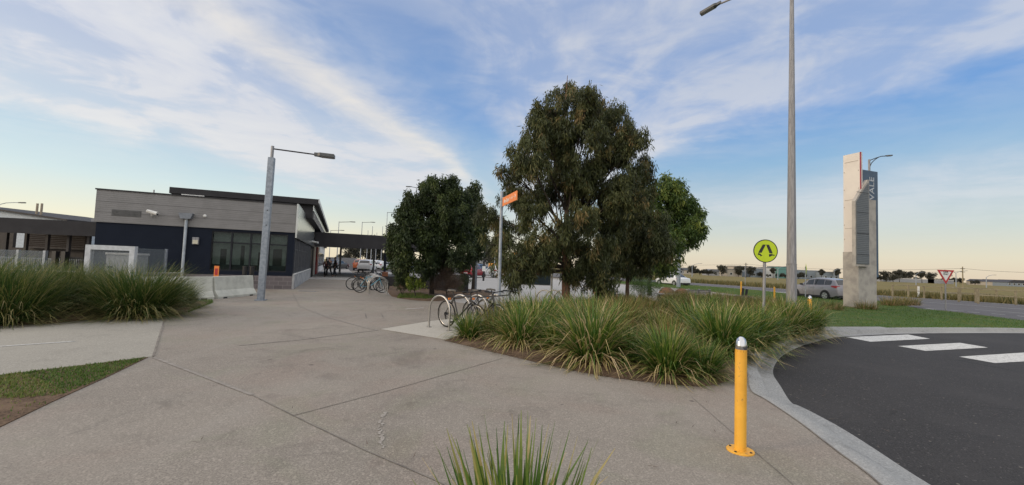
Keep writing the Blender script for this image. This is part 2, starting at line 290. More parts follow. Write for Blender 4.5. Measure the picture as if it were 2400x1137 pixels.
# ---------------------------------------------------------------- mesh helpers
class MB:
    def __init__(s): s.v = []; s.f = []
    def add(s, vs, fs):
        o = len(s.v); s.v += [tuple(q) for q in vs]; s.f += [tuple(i+o for i in f) for f in fs]; return s
    def box(s, x0, x1, y0, y1, z0, z1, M=None):
        vs = [Vector(q) for q in ((x0,y0,z0),(x1,y0,z0),(x1,y1,z0),(x0,y1,z0),(x0,y0,z1),(x1,y0,z1),(x1,y1,z1),(x0,y1,z1))]
        if M: vs = [M @ q for q in vs]
        return s.add(vs, [(3,2,1,0),(4,5,6,7),(0,1,5,4),(1,2,6,5),(2,3,7,6),(3,0,4,7)])
    def prism(s, pts, z0, z1):
        a = sum(pts[i][0]*pts[(i+1) % len(pts)][1]-pts[(i+1) % len(pts)][0]*pts[i][1] for i in range(len(pts)))
        if a < 0: pts = pts[::-1]
        n = len(pts)
        vs = [(p[0], p[1], z0) for p in pts]+[(p[0], p[1], z1) for p in pts]
        return s.add(vs, [tuple(range(n))[::-1], tuple(range(n, 2*n))]+[(i, (i+1) % n, n+(i+1) % n, n+i) for i in range(n)])
    def extr(s, pts, ax, a0, a1):      # polygon in the plane across axis ax, extruded along it
        def q(p, t):
            return {0: (t, p[0], p[1]), 1: (p[0], t, p[1]), 2: (p[0], p[1], t)}[ax]
        n = len(pts); vs = [q(p, a0) for p in pts]+[q(p, a1) for p in pts]
        return s.add(vs, [tuple(range(n)), tuple(range(2*n-1, n-1, -1))]+[(i, n+i, n+(i+1) % n, (i+1) % n) for i in range(n)])
    def tube(s, pts, rad, n=10, cap=True):
        pts = [Vector(p) for p in pts]
        if not isinstance(rad, (list, tuple)): rad = [rad]*len(pts)
        vs = []; fs = []; up = None
        for i, p in enumerate(pts):
            d = (pts[min(i+1, len(pts)-1)]-pts[max(i-1, 0)]).normalized()
            if up is None: up = Vector((0, 0, 1)) if abs(d.z) < .9 else Vector((1, 0, 0))
            a = d.cross(up).normalized(); b = a.cross(d).normalized(); up = b
            for k in range(n):
                t = 2*math.pi*k/n; vs.append(p+a*(math.cos(t)*rad[i])+b*(math.sin(t)*rad[i]))
        for i in range(len(pts)-1):
            for k in range(n): fs.append((i*n+k, i*n+(k+1) % n, (i+1)*n+(k+1) % n, (i+1)*n+k))
        if cap: fs += [tuple(range(n))[::-1], tuple(range((len(pts)-1)*n, len(pts)*n))]
        return s.add(vs, [f[::-1] for f in fs])
    def lathe(s, prof, n=24, c=(0, 0, 0)):
        vs = []; fs = []
        for r, z in prof:
            for k in range(n):
                t = 2*math.pi*k/n; vs.append((c[0]+r*math.cos(t), c[1]+r*math.sin(t), c[2]+z))
        for i in range(len(prof)-1):
            for k in range(n): fs.append((i*n+k, i*n+(k+1) % n, (i+1)*n+(k+1) % n, (i+1)*n+k))
        fs += [tuple(range(n))[::-1], tuple(range((len(prof)-1)*n, len(prof)*n))]
        return s.add(vs, fs)
    def ball(s, c, r, sc=(1, 1, 1), n=12, m=8, jit=0, seed=1):
        rr = random.Random(seed); vs = []; fs = []
        for i in range(m+1):
            ph = math.pi*i/m
            for k in range(n):
                t = 2*math.pi*k/n; j = 1+rr.uniform(-jit, jit)
                vs.append((c[0]+r*sc[0]*j*math.sin(ph)*math.cos(t), c[1]+r*sc[1]*j*math.sin(ph)*math.sin(t), c[2]+r*sc[2]*j*math.cos(ph)))
        for i in range(m):
            for k in range(n): fs.append((i*n+k, (i+1)*n+k, (i+1)*n+(k+1) % n, i*n+(k+1) % n))
        return s.add(vs, fs)
    def disc(s, c, r, y, n=24, r0=0):   # disc or ring facing -y / +y, thin
        return s.lathe([(r0, 0), (r, 0)], n)
    def build(s, name, m, parent=None, smooth=False, ang=40, bevel=0):
        me = bpy.data.meshes.new(name); me.from_pydata(s.v, [], s.f); me.materials.append(m)
        bm = bmesh.new(); bm.from_mesh(me); bmesh.ops.remove_doubles(bm, verts=bm.verts, dist=1e-5)
        if bevel: bmesh.ops.bevel(bm, geom=[e for e in bm.edges if e.is_manifold and e.calc_face_angle(0) > .6], offset=bevel, segments=2, affect='EDGES', profile=.7)
        bmesh.ops.recalc_face_normals(bm, faces=bm.faces); bm.to_mesh(me); bm.free()
        if smooth:
            me.polygons.foreach_set('use_smooth', [True]*len(me.polygons)); me.set_sharp_from_angle(angle=R(ang))
        o = bpy.data.objects.new(name, me); COL.objects.link(o)
        if parent: o.parent = parent
        return o
def raw(name, verts, faces, m, parent=None, tint=None, smooth=False):   # numpy quads (or tris)
    me = bpy.data.meshes.new(name); k = faces.shape[1]
    me.vertices.add(len(verts)); me.vertices.foreach_set('co', verts.astype(np.float32).ravel())
    me.loops.add(faces.size); me.loops.foreach_set('vertex_index', faces.astype(np.int32).ravel())
    me.polygons.add(len(faces)); me.polygons.foreach_set('loop_start', np.arange(0, faces.size, k, dtype=np.int32))
    if tint is not None:
        a = me.attributes.new('tint', 'FLOAT', 'FACE'); a.data.foreach_set('value', np.clip(tint, 0, 1).astype(np.float32))
    me.update(calc_edges=True); me.validate(); me.materials.append(m)
    if smooth: me.polygons.foreach_set('use_smooth', [True]*len(me.polygons))
    o = bpy.data.objects.new(name, me); COL.objects.link(o)
    if parent: o.parent = parent
    return o
def tag(o, label, cat, group=None, kind=None):
    o['label'] = label; o['category'] = cat
    if group: o['group'] = group
    if kind: o['kind'] = kind
    return o
def thing(name, label, cat, loc=(0, 0, 0), rz=0.0, group=None):
    o = bpy.data.objects.new(name, None); COL.objects.link(o); o.location = loc; o.rotation_euler = (0, 0, rz)
    o.empty_display_size = .2
    return tag(o, label, cat, group)
def struct(o): o['kind'] = 'structure'; return o
def kids(o): return [c for c in bpy.data.objects if c.parent == o]
def dup(root, loc, rz=0.0, label=None, group=None, scale=None):
    def cp(o, par):
        c = o.copy(); COL.objects.link(c); c.parent = par
        for k in list(o.children): cp(k, c)
        return c
    r = cp(root, None); r.location = loc; r.rotation_euler = (0, 0, rz)
    if label: r['label'] = label
    if group: r['group'] = group
    if scale is not None: r.scale = (scale,)*3 if not isinstance(scale, (tuple, list)) else scale
    return r
def textmesh(body, size, m, name='lettering', parent=None, M=None, bold=0.0, space=1.0):
    cu = bpy.data.curves.new(name, 'FONT'); cu.body = body; cu.size = size; cu.align_x = 'CENTER'; cu.align_y = 'CENTER'; cu.extrude = .002; cu.offset = bold; cu.space_character = space
    t = bpy.data.objects.new('tmp', cu); COL.objects.link(t); dg = bpy.context.evaluated_depsgraph_get(); dg.update()
    me = bpy.data.meshes.new_from_object(t.evaluated_get(dg)); bpy.data.objects.remove(t)
    me.materials.clear(); me.materials.append(m); me.name = name
    if M: me.transform(M)
    o = bpy.data.objects.new(name, me); COL.objects.link(o)
    if parent: o.parent = parent
    return o

# ---------------------------------------------------------------- the setting
TH = R(22); AA = Vector((-math.sin(TH), math.cos(TH), 0)); BB = Vector((math.cos(TH), math.sin(TH), 0))   # along and across the station
def AB(a, b, z=0.0): q = AA*a+BB*b; return Vector((q.x, q.y, z))
def poly(name, pts, z0, z1, m): return struct(MB().prism([(p[0], p[1]) for p in pts], z0, z1).build(name, m))
def strip(mb, p, q, wdt, z):
    p, q = Vector((p[0], p[1], 0)), Vector((q[0], q[1], 0)); n = (q-p).normalized(); n = Vector((-n.y, n.x, 0))*wdt/2
    return mb.add([(p-n).to_tuple()[:2]+(z,), (q-n).to_tuple()[:2]+(z,), (q+n).to_tuple()[:2]+(z,), (p+n).to_tuple()[:2]+(z,)], [(0, 1, 2, 3)])
struct(MB().add([(-2500, -400, -.16), (2500, -400, -.16), (2500, 3500, -.16), (-2500, 3500, -.16)], [(0, 1, 2, 3)]).build('ground', MATS['dry_field']))
# kerb line (back of kerb) from the bottom of the picture round to the far kerb of the side road
KB = [P(*q) for q in ((2065, 1137), (1960, 1056), (1870, 987), (1795, 937), (1760, 915))]
k_in = [Vector((2.0, .6, 0)), Vector((2.45, 2.0, 0))]+KB+[Vector((3.83, 6.9, 0)), Vector((4.35, 7.9, 0)), Vector((5.05, 8.9, 0)), Vector((5.85, 9.85, 0)), Vector((7.0, 11.0, 0)), Vector((8.2, 12.0, 0)), Vector((9.0, 12.6, 0))]
def offset(pl, d):
    out = []
    for i, p in enumerate(pl):
        t = (pl[min(i+1, len(pl)-1)]-pl[max(i-1, 0)]).normalized(); out.append(p+Vector((t.y, -t.x, 0))*d)
    return out
def smoothline(pl, n=5):
    o = []
    for i in range(len(pl)-1):
        p0, p1, p2, p3 = pl[max(i-1, 0)], pl[i], pl[i+1], pl[min(i+2, len(pl)-1)]
        for k in range(n):
            t = k/n; o.append(.5*((2*p1)+(p2-p0)*t+(2*p0-5*p1+4*p2-p3)*t*t+(3*p1-p0-3*p2+p3)*t**3))
    return o+[pl[-1]]
KL = smoothline(k_in)
def sweep(name, line, prof, m):      # prof: (offset to the right, z)
    rows = [offset(line, d) for d, _ in prof]; n = len(line); vs = []; fs = []
    for (d, z), r in zip(prof, rows): vs += [(p.x, p.y, z) for p in r]
    for j in range(len(prof)-1):
        for i in range(n-1): fs.append((j*n+i, (j+1)*n+i, (j+1)*n+i+1, j*n+i+1))
    return struct(MB().add(vs, fs).build(name, m, smooth=True, ang=30))
# concrete forecourt: everything left of the kerb line
fc = [(-70, -12), (1.6, -12)]+[(p.x, p.y) for p in KL]+[(10.5, 14.5), (14.5, 22), (17.5, 31), (17, 40), (10, 58), (-2, 78), (-45, 78), (-70, 40)]
poly('footpath', fc, -.15, 0, MATS['aggregate'])
def kerb_sweep(line, pa, pb, i0, i1):      # the flush apron narrows into an upright kerb between points i0 and i1
    n = len(line); vs = []; fs = []; k = len(pa); T = [min(max((i-i0)/(i1-i0), 0), 1) for i in range(n)]
    for j in range(k):
        for i in range(n):
            d = pa[j][0]+(pb[j][0]-pa[j][0])*T[i]; z = pa[j][1]+(pb[j][1]-pa[j][1])*T[i]; p = offset(line, d)[i]; vs.append((p.x, p.y, z))
    for j in range(k-1):
        for i in range(n-1): fs.append((j*n+i, (j+1)*n+i, (j+1)*n+i+1, j*n+i+1))
    return struct(MB().add(vs, fs).build('kerb', MATS['kerb_concrete'], smooth=True, ang=30))
kerb_sweep(KL, [(.0, .002), (.015, .006), (.16, .003), (.30, -.055), (.34, -.085), (.56, -.105), (.58, -.13)], [(.0, .002), (.015, .006), (.13, .006), (.17, -.01), (.20, -.085), (.42, -.105), (.44, -.13)], 22, 38)
kj = MB()
for i in (2, 12, 20, 26, 33, 40): a_, b_ = KL[i], offset(KL, .6)[i]; strip(kj, a_, b_, .008, .007)
gap = MB(); rows = [offset(KL, -.012), offset(KL, .004)]; gap.add([(p.x, p.y, .0075) for r_ in rows for p in r_], [(i, len(KL)+i, len(KL)+i+1, i+1) for i in range(len(KL)-1)]); struct(gap.build('kerb_joint', MATS['joint_dark']))
poly('pale_plaza', [(-6.5, 21.5), (-1.5, 17.2), (2.5, 16.8), (11.5, 24.5), (14.5, 31), (13, 44), (3, 62), (-20, 62), (-14, 45)], -.10, .004, MATS['pale_paving'])
# side road and main road
poly('side_road', [(1.6, -12), (80, -12), (80, 26)]+[(28, 15), (22, 22)]+[(10.5, 14.0)]+[(p.x, p.y) for p in offset(KL, .3)[::-1]], -.15, -.112, MATS['asphalt'])
mr = [AB(-60, 27.5), AB(16, 27.5), AB(22, 33.2), AB(400, 33.2), AB(400, 54), AB(-60, 54)]
poly('main_road', mr, -.155, -.13, MATS['road_asphalt'])
farK = [Vector((9.0, 12.6, 0)), P(2010, 772.5), P(2100, 770), P(2250, 769.5), P(2400, 771), Vector((20.5, 15.3, 0)), Vector((22.3, 16.2, 0)), Vector((23.0, 17.5, 0)), Vector((22.9, 18.9, 0)), P(2300, 738.5), P(2218, 729), P(2150, 722.5), V(2080, 30.5), V(1975, 34), V(1880, 37), V(1760, 45), V(1640, 52), V(1560, 58)]
FK = smoothline([Vector((q.x, q.y, 0)) for q in farK], 4)
lawnpts = [(p.x, p.y) for p in FK]+[(9.5, 60), (12.2, 47), (17.6, 36), (17.4, 30), (14.6, 22.1), (10.6, 14.6)]
poly('verge_lawn', lawnpts, -.15, -.005, MATS['turf'])
sweep('far_kerb', FK[:30], [(.42, -.10), (.20, -.088), (.16, -.03), (.13, .012), (-.10, .016), (-.14, -.02)], MATS['kerb_concrete'])
poly('verge_path', [Vector((8.6, 12.45, 0)), Vector((9.2, 13.6, 0)), P(2062, 766), P(2090, 770), P(2000, 774)], -.14, .004, MATS['kerb_concrete'])
cw = MB()
for qs in (((1983, 790), (2040, 801), (2180, 794), (2128, 784)), ((2104, 811), (2170, 822.5), (2316, 814.5), (2250, 803.5)), ((2247, 836), (2332, 851), (2490, 842), (2405, 826))):
    cw.add([P(a, b, -.106) for a, b in qs], [(0, 1, 2, 3)])
d3 = P(2247, 836, -.106)-P(2104, 811, -.106)
for k in (1, 2, 3): cw.add([P(a, b, -.106)+d3*k for a, b in ((2247, 836), (2332, 851), (2490, 842), (2405, 826))], [(0, 1, 2, 3)])
struct(cw.build('zebra_crossing', MATS['line_paint']))
ml = MB()
for k in range(-8, 60):
    strip(ml, AB(k*6, 38.2), AB(k*6+2.4, 38.2), .14, -.124)
strip(ml, AB(-30, 44.5), AB(300, 44.5), .16, -.124); strip(ml, AB(24, 34.2), AB(300, 34.2), .14, -.124); strip(ml, AB(-40, 52.6), AB(300, 52.6), .14, -.124)
strip(ml, AB(25, 41.8), AB(120, 41.8), 1.0, -.124)
for p, q in (((2168, 722.5), (2192, 725)), ((2225, 727), (2260, 729.5)), ((2268, 731), (2296, 733)), ((2324, 735), (2356, 737.5)), ((2384, 740), (2410, 742.5))):
    strip(ml, P(*p, -.124), P(*q, -.124), .16, -.1235)
struct(ml.build('lane_marking', MATS['line_paint']))
# left path, lawn wedge, bike pad, bed
LP = [P(385, 751), P(358, 836), P(0, 879), Vector((-9, 3.2, 0)), Vector((-22, 1, 0)), Vector((-22, 8, 0)), P(0, 772), P(200, 757)]
poly('side_path', LP, -.1, .004, MATS['path_concrete'])
LW = [P(347, 838), P(250, 885), P(120, 944), P(0, 1002), Vector((-4.1, 2.6, 0)), Vector((-5.2, .8, 0)), Vector((-9.3, 1.2, 0)), Vector((-8.6, 3.25, 0)), P(0, 880), P(200, 856)]
poly('soil_wedge', LW, -.1, .009, MATS['mulch'])
poly('bike_pad', [P(890, 772), P(1045, 797), Vector((.6, 9.3, 0)), Vector((3.2, 13.5, 0)), Vector((1.6, 15.2, 0)), Vector((-1.2, 12.9, 0)), P(1010, 752.5)], -.1, .006, MATS['pad_concrete'])
bedpts = [P(1040, 798), P(1140, 822), P(1260, 850), P(1400, 880), P(1530, 897), P(1650, 906), P(1720, 888)]+[Vector(p) for p in ((3.72, 7.0, 0), (4.25, 8.0, 0), (4.93, 9.0, 0), (5.72, 9.95, 0), (6.88, 11.1, 0), (8.1, 12.1, 0), (9.0, 12.9, 0), (11.6, 17.5, 0), (13.8, 23, 0), (9, 23.5, 0), (4.5, 19.5, 0), (2.2, 16.2, 0), (.9, 13.6, 0), (-.5, 11.2, 0), (-1.1, 9.6, 0))]
def mound(name, pts, h, m, z0=.006):
    pts = smoothline(pts+[pts[0]], 3)[:-1]; c = sum(pts, Vector())/len(pts); n = len(pts); vs = []; fs = []
    rings = (1, .96, .85, .6, .3)
    for j, s in enumerate(rings):
        for i, p in enumerate(pts):
            q = c+(p-c)*s; vs.append((q.x, q.y, z0 if j == 0 else z0+h*(1-s**3)**.5+random.uniform(0, .015)))
    for j in range(len(rings)-1):
        for i in range(n): fs.append((j*n+i, j*n+(i+1) % n, (j+1)*n+(i+1) % n, (j+1)*n+i))
    fs.append(tuple(range((len(rings)-1)*n, len(rings)*n)))
    return struct(MB().add(vs, fs).build(name, m, smooth=True))
mound('garden_bed', bedpts, .07, MATS['mulch'])
mound('tree_bed', [P(918, 695), P(960, 703), P(1025, 706), P(1110, 697), V(1150, 21.5), V(1140, 26.8), V(1030, 27), V(915, 27.5), V(905, 24)], .06, MATS['mulch'])
mound('grass_bed', [P(460, 722), P(500, 709), P(440, 732), P(385, 744), P(300, 749), P(200, 751), P(0, 764), Vector((-15, 7.4, 0)), Vector((-17, 10, 0)), Vector((-12.4, 13.2, 0)), Vector((-11.3, 14.8, 0))], .10, MATS['mulch'])
# joints and small marks in the concrete
jd = MB(); jp = MB()
def jl(mb, pts, wd, z=.0055):
    ps = [P(*q) for q in pts]
    for p, q in zip(ps[:-1], ps[1:]): strip(mb, p, q, wd, z)
jl(jd, ((385, 751), (359, 836)), .028, .0085)
jl(jd, ((590, 926), (690, 976), (860, 1058), (1010, 1122), (1060, 1145)), .011); jl(jp, ((360, 838), (470, 880), (590, 926)), .05)
jl(jd, ((690, 974), (940, 908), (1178, 840)), .013)
jl(jd, ((686, 688), (702, 718)), .02)
jl(jp, ((702, 718), (770, 745), (868, 771), (886, 774)), .05); jl(jp, ((560, 810), (700, 797), (886, 774)), .05)
jl(jd, ((890, 772), (1045, 797)), .02, .0085); jl(jd, ((890, 771.5), (1010, 752)), .025, .0085)
jl(jd, ((1620, 930), (1700, 1000), (1860, 1137)), .007)
jl(jd, ((856, 734), (859, 747)), .035); jl(jd, ((893, 734), (899, 746)), .035); jl(jd, ((866, 741), (892, 742)), .012); jl(jd, ((800, 701), (840, 701)), .03)
struct(jd.build('path_joint', MATS['joint_dark'])); struct(jp.build('pale_joint', MATS['joint_pale']))
pm = MB()
for a, b, wd in (((950, 725), (994, 722), .07), ((0, 813), (175, 801), .06)): strip(pm, P(*a), P(*b), wd, .0095)
for a, b in (((1200, 684), (1285, 689)), ((1300, 690), (1345, 692)), ((1215, 693), (1260, 695))): strip(pm, P(*a), P(*b), .10, .008)
struct(pm.build('path_marking', MATS['line_paint']))
sm = MB(); sr = random.Random(2)
for i in range(26):
    f = i/25; c_ = P(899-9*math.sin(f*3)+sr.uniform(-5, 5), 968+82*f); n_ = 7; r_ = .008+.02*sr.random()
    sm.add([(c_.x+r_*math.cos(6.28*k/n_)*sr.uniform(.5, 1.2), c_.y+1.5*r_*math.sin(6.28*k/n_)*sr.uniform(.5, 1.2), .0045+i*.00003) for k in range(n_)], [tuple(range(n_))])
struct(sm.build('pale_stain', mat('stain_pale', (.34, .32, .29), .9, 0, (.25, .225, .20), 40, .8)))
# car park beyond
poly('car_park', [(-75, 58), (-1, 64), (6, 72), (20, 62), (26, 66), (0, 150), (-40, 230), (-140, 210)], -.12, -.06+.075, MATS['road_asphalt'])
poly('shop_path', [AB(36, -2.6), AB(36, 1.6), AB(78, 1.6), AB(78, -2.6)], -.1, .02, MATS['pale_paving'])

# ---------------------------------------------------------------- the station building
C0 = P(683, 678)
st = thing('station_building', 'single-storey railway station building with ribbed grey cladding above a navy wall', 'building', C0, TH)
def bx(name, m, *b, parent=st, **k): return MB().box(*b).build(name, m, parent, **k)
LW_ = 7.85
core = MB(); core.box(-LW_+.12, -.30, .30, 44, .02, 4.1)
core.build('wall_core', charcoal, st)
fw = MB()                                                       # navy front wall round the window
for b in ((-LW_, -3.55, .0, .18, .66, 2.86), (-.30, -.0, .0, .18, .66, 2.86), (-3.55, -.30, .0, .18, .66, .84), (-3.55, -.30, .0, .18, 2.76, 2.86)): fw.box(*b)
fw.box(-LW_, -LW_+.18, .18, 20, .66, 2.86)
fw.build('lower_wall', navy, st)
for y in (0.18, 2.35, 4.55, 6.75, 8.95, 11.15, 13.3): MB().box(-.16, -.0, y, y+.22, .74, 2.58).build('wall_pier', navy, st)
MB().box(-.16, -.0, 13.52, 15.7, .02, 2.58).build('side_wall', navy, st)
MB().box(-.3, .11, 15.73, 17.15, .02, 2.6).build('door_shade_block', black, st)  # solid black block added to stand in for the doorway's shade
bx('block_plinth', blockw, -LW_-.03, .0, -.05, .28, .0, .66)
bx('rendered_plinth', render_w, .003, .10, -.04, 13.6, .0, .74, bevel=.012)
bx('sill', white, -.10, .13, .20, 13.5, .742, .775)
cl = MB(); cl.box(-LW_-.06, .02, -.06, .28, 2.863, 4.28); cl.box(-LW_-.06, -LW_+.2, .28, 20, 2.863, 4.28); cl.build('cladding', clad, st)
cj = MB()
for z in (3.30, 3.78): cj.box(-LW_-.063, .01, -.066, -.055, z, z+.014)
cj.build('cladding_joint', mat('cladding_seam', (.13, .127, .126), .7), st)
bx('side_panel', sheet, .022, .10, -.10, 15.6, 2.60, 4.34)
bx('parapet_cap', charcoal, -LW_-.1, .015, -.1, .34, 4.283, 4.34)
# front windows
wf = MB()
xs = [-3.55, -2.72, -1.92, -1.12, -.30]
for x in xs: wf.box(x-.035, x+.035, .03, .14, .84, 2.76)
for z in (.84, 2.18, 2.70): wf.box(-3.55, -.30, .045, .13, z, z+.06)
wf.build('window_frame', dark, st)
for i in range(4):
    bx('window_pane', shopglass, xs[i]+.035, xs[i+1]-.035, .085, .095, .90, 2.70)
bx('interior_wall', mat('interior_green', (.42, .44, .42), .8), -3.52, -.33, .27, .295, .86, 2.74)
for x0, x1, z1 in ((-3.2, -2.95, 1.9), (-2.35, -2.2, 2.1), (-1.6, -1.42, 1.8), (-.95, -.55, 2.0)): bx('interior_door', black, x0, x1, .24, .265, .87, z1)
bx('interior_shelf', mat('interior_dark', (.05, .055, .055), .7), -3.5, -.35, .2, .235, .87, 1.15)
# side windows
ys = [.40, 2.35, 4.55, 6.75, 8.95, 11.15, 13.3]
for a, b in zip(ys[:-1], ys[1:]):
    a2 = a+(.22 if a > 1 else 0)
    bx('window_pane', glassd, -.10, -.085, a2, b, .78, 2.56)
mf = MB()
for a, b in zip(ys[:-1], ys[1:]):
    a2 = a+(.22 if a > 1 else 0); k = (a2+b)/2
    for y in (a2+.02, k, b-.02): mf.box(-.084, .05, y-.025, y+.025, .78, 2.56)
    mf.box(-.084, .0, a2, b, 2.0, 2.05)
mf.build('mullion', mat('grey_mullion', (.12, .13, .15), .4, .5), st)
bx('doorway', black, .004, .03, 13.9, 15.5, .02, 2.4)
# raised roof with clerestory
ur = MB(); ur.box(-6.75, .78, 4.6, 34, 4.92, 5.26); ur.build('raised_roof', charcoal, st)
bx('roof_edge', mat('roof_edge_white', (.50, .51, .52), .35, .5), .783, .83, 4.6, 34, 5.02, 5.28)
MB().box(-6.5, .48, 5.0, 34, 4.1, 4.918).build('clerestory_wall', charcoal, st)
bx('clerestory_panel', sheet, .484, .53, 5.0, 34, 4.56, 4.915)
for i in range(11): bx('clerestory_window', glassd, .484, .50, 6.0+i*1.6, 7.5+i*1.6, 4.12, 4.55)
for i in range(12): bx('clerestory_mullion', MATS.get('mullion_pale') or mat('mullion_pale', (.45, .46, .47), .4, .4), .484, .56, 5.88+i*1.6, 5.97+i*1.6, 4.12, 4.55)
# fittings
lv = MB()
for i in range(7): lv.box(-LW_+.55, -LW_+1.55, -.085, -.05, 3.20+i*.035, 3.222+i*.035)
lv.box(-LW_+.52, -LW_+1.58, -.068, -.05, 3.17, 3.46); lv.build('wall_vent', mat('vent_grey', (.12, .12, .12), .6), st)
sc = thing('security_camera', 'white bullet security camera on the grey station cladding', 'camera', C0+BB*(-LW_+2.0)+AA*(-.07)+Vector((0, 0, 3.36)), TH)
b = MB(); b.tube([(-.14, -.22, .10), (.26, -.30, .0)], [.075, .085], 12); b.box(-.16, .30, -.35, -.17, .075, .10, Matrix.Rotation(R(14), 4, 'Y')); b.build('housing', white, sc, smooth=True)
b = MB(); b.tube([(0, 0, -.10), (0, -.12, -.10), (.02, -.24, .02)], .028, 8); b.lathe([(.06, -.02), (.06, .02)], 12, (0, 0, -.10)); b.build('bracket', white, sc)
b = MB(); b.tube([(.262, -.301, .0), (.275, -.304, -.003)], .06, 12); b.build('lens', black, sc)
wl = thing('wall_light', 'small caged bulkhead light on the navy station wall', 'wall light', C0+BB*(-4.15)+Vector((0, 0, 2.22))-AA*.003, TH)
b = MB(); b.box(-.13, .13, -.12, 0, -.17, .17); b.build('housing', galv2, wl, bevel=.03)
b = MB(); b.box(-.10, .10, -.14, -.121, -.14, .04); b.build('diffuser', mat('diffuser', (.62, .58, .45), .4), wl)
dl = thing('dome_sensor', 'small white round sensor on the grey cladding', 'sensor', C0+BB*(-3.86)+Vector((0, 0, 3.42))-AA*.062, TH)
MB().ball((0, -.02, 0), .075, (1, .7, 1)).build('dome', white, dl, smooth=True)
dp = MB(); dp.tube([(-4.55, -.16, .02), (-4.55, -.16, 3.28)], .062, 12); dp.build('downpipe', mat('pipe_grey', (.42, .47, .52), .5, .1), st, smooth=True)
rh = MB(); rh.extr([(-4.80, 3.40), (-4.74, 3.22), (-4.36, 3.22), (-4.30, 3.40), (-4.28, 3.48), (-4.82, 3.48)], 1, -.34, -.062); rh.build('rainwater_head', mat('rainhead_grey', (.21, .23, .26), .5, .2), st)
vb = MB(); vb.box(-6.15, -5.1, 4.45, 4.59, 4.80, 4.90); vb.box(-5.05, -4.5, 4.38, 4.58, 4.62, 4.84); vb.build('roof_unit', white, st)
fl = MB(); fl.tube([(-6.3, 1.2, 4.1), (-6.3, 1.2, 4.62)], .03, 8); fl.build('flue', galv2, st)
b = MB(); b.tube([(.1, 13.2, 2.95), (.55, 13.0, 2.86)], .07, 10)
b.build('soffit_light', white, st, smooth=True)

# walkway canopy beyond the door
cn = thing('walkway_canopy', 'dark flat canopy spanning the walkway beside the station building', 'canopy', C0+AA*15.72, TH)
b = MB(); b.box(.12, 9.4, 0, .25, 2.62, 3.86); b.box(9.15, 9.4, .25, 16, 2.62, 3.86); b.build('fascia', charcoal, cn)
bx('roof_deck', mat('soffit_dark', (.03, .03, .032), .7), .12, 9.15, .25, 16, 3.1, 3.5, parent=cn)
for x, y in ((6.1, .9), (2.3, 9.0), (2.3, 14.5), (6.1, 14.5)):
    b = MB(); b.box(x-.1, x+.1, y-.1, y+.1, .0, 2.618 if y < 1 else 3.09); b.build('post', navy if y < 1 else galv2, cn)
# white shop wing past the canopy
sh = thing('station_shop', 'white-walled low shop wing past the walkway canopy with a red entrance', 'building', C0+AA*17.2, TH)
bx('wall', white, -5, -.02, .0, 34, .02, 3.3, parent=sh); bx('entrance_panel', redp, -.018, .12, 6.0, 9.0, .02, 2.75, parent=sh)
for y in (11, 15, 19, 23, 27): bx('window', glassd, -.018, .03, y, y+2.2, .7, 2.3, parent=sh)
bx('roof', charcoal, -5.1, .25, -.02, 34.3, 3.302, 3.5, parent=sh)
bw = MB(); bw.box(.02, 8, 26, 26.2, .0, 1.15); bw = thing('hoarding', 'low grey hoarding with a red end panel beyond the white car', 'hoarding', V(836, 74), TH)
bx('grey_panel', mat('hoarding_grey', (.22, .22, .23), .7), -5, 0, 0, .12, 0, 1.9, parent=bw); bx('red_panel', redp, .01, 2.3, 0, .12, 0, 1.75, parent=bw)

# low dark planter wall
pw = MB(); a = P(905, 671); b2 = P(1092, 693)
pl = thing('planter_wall', 'low black planter wall behind the dark leafy tree', 'wall', (0, 0, 0))
for q0, q1, h in ((V(893, 28.2), V(985, 25.5), .62), (V(985, 25.3), V(1088, 23.0), .98)):
    n = (q1-q0).normalized(); n = Vector((-n.y, n.x, 0))*.3
    pw.prism([(q0.x, q0.y), (q1.x, q1.y), (q1+n).to_tuple()[:2], (q0+n).to_tuple()[:2]], 0, h)
pw.build('wall', mat('planter_dark', (.03, .027, .028), .8), pl)

# platform shelter on the left, gabled shed behind it
ps = thing('platform_shelter', 'long low dark platform shelter to the left of the station building', 'shelter', (0, 0, 0))
L0, L1 = V(-60, 26.0), V(228, 27.6)
def wallbox(mb, p, q, z0, z1, th): 
    n = (q-p).normalized(); n = Vector((-n.y, n.x, 0))*th
    return mb.prism([p.to_tuple()[:2], q.to_tuple()[:2], (q+n).to_tuple()[:2], (p+n).to_tuple()[:2]], z0, z1)
wallbox(MB(), L0, L1, 2.50, 3.42, .3).build('fascia', charcoal, ps)
b = MB(); q = Vector((0, .4, 0)); wallbox(b, L0+q, L1+q, 3.1, 3.2, 5); b.build('roof', charcoal, ps)
bat = MB()
for i in range(7): wallbox(bat, V(58, 28.4), V(205, 29.2), 1.72+i*.12, 1.79+i*.12, .06)
bat.build('timber_screen', mat('screen_timber', (.055, .038, .03), .8), ps)
wallbox(MB(), V(-60, 31.5), V(24, 31.5), .0, 3.0, .2).build('rear_wall', mat('shelter_back', (.035, .03, .028), .8), ps); wallbox(MB(), V(24.2, 31.5), V(192, 31.5), .0, 1.6, .2).build('rear_wall', mat('shelter_back', (.035, .03, .028), .8), ps); wallbox(MB(), V(54, 31.2), V(192, 31.2), 1.6, 3.05, .2).build('rear_wall', mat('shelter_back', (.035, .03, .028), .8), ps)
for px in (8, 55, 105, 155, 202):
    q = V(px, 27.8); MB().box(q.x-.08, q.x+.08, q.y-.08, q.y+.08, 0, 3.0).build('post', charcoal, ps)
b = MB(); wallbox(b, V(202, 26.9), V(222, 27.1), 3.42, 3.62, .4); b.build('roof_box', galv2, ps)
gs = thing('pale_shed', 'pale blue-grey gabled shed roof rising behind the platform shelter', 'building', (0, 0, 0))
a = D(-120, 474, 45); b2 = D(160, 517, 45); c = D(-120, 560, 45)
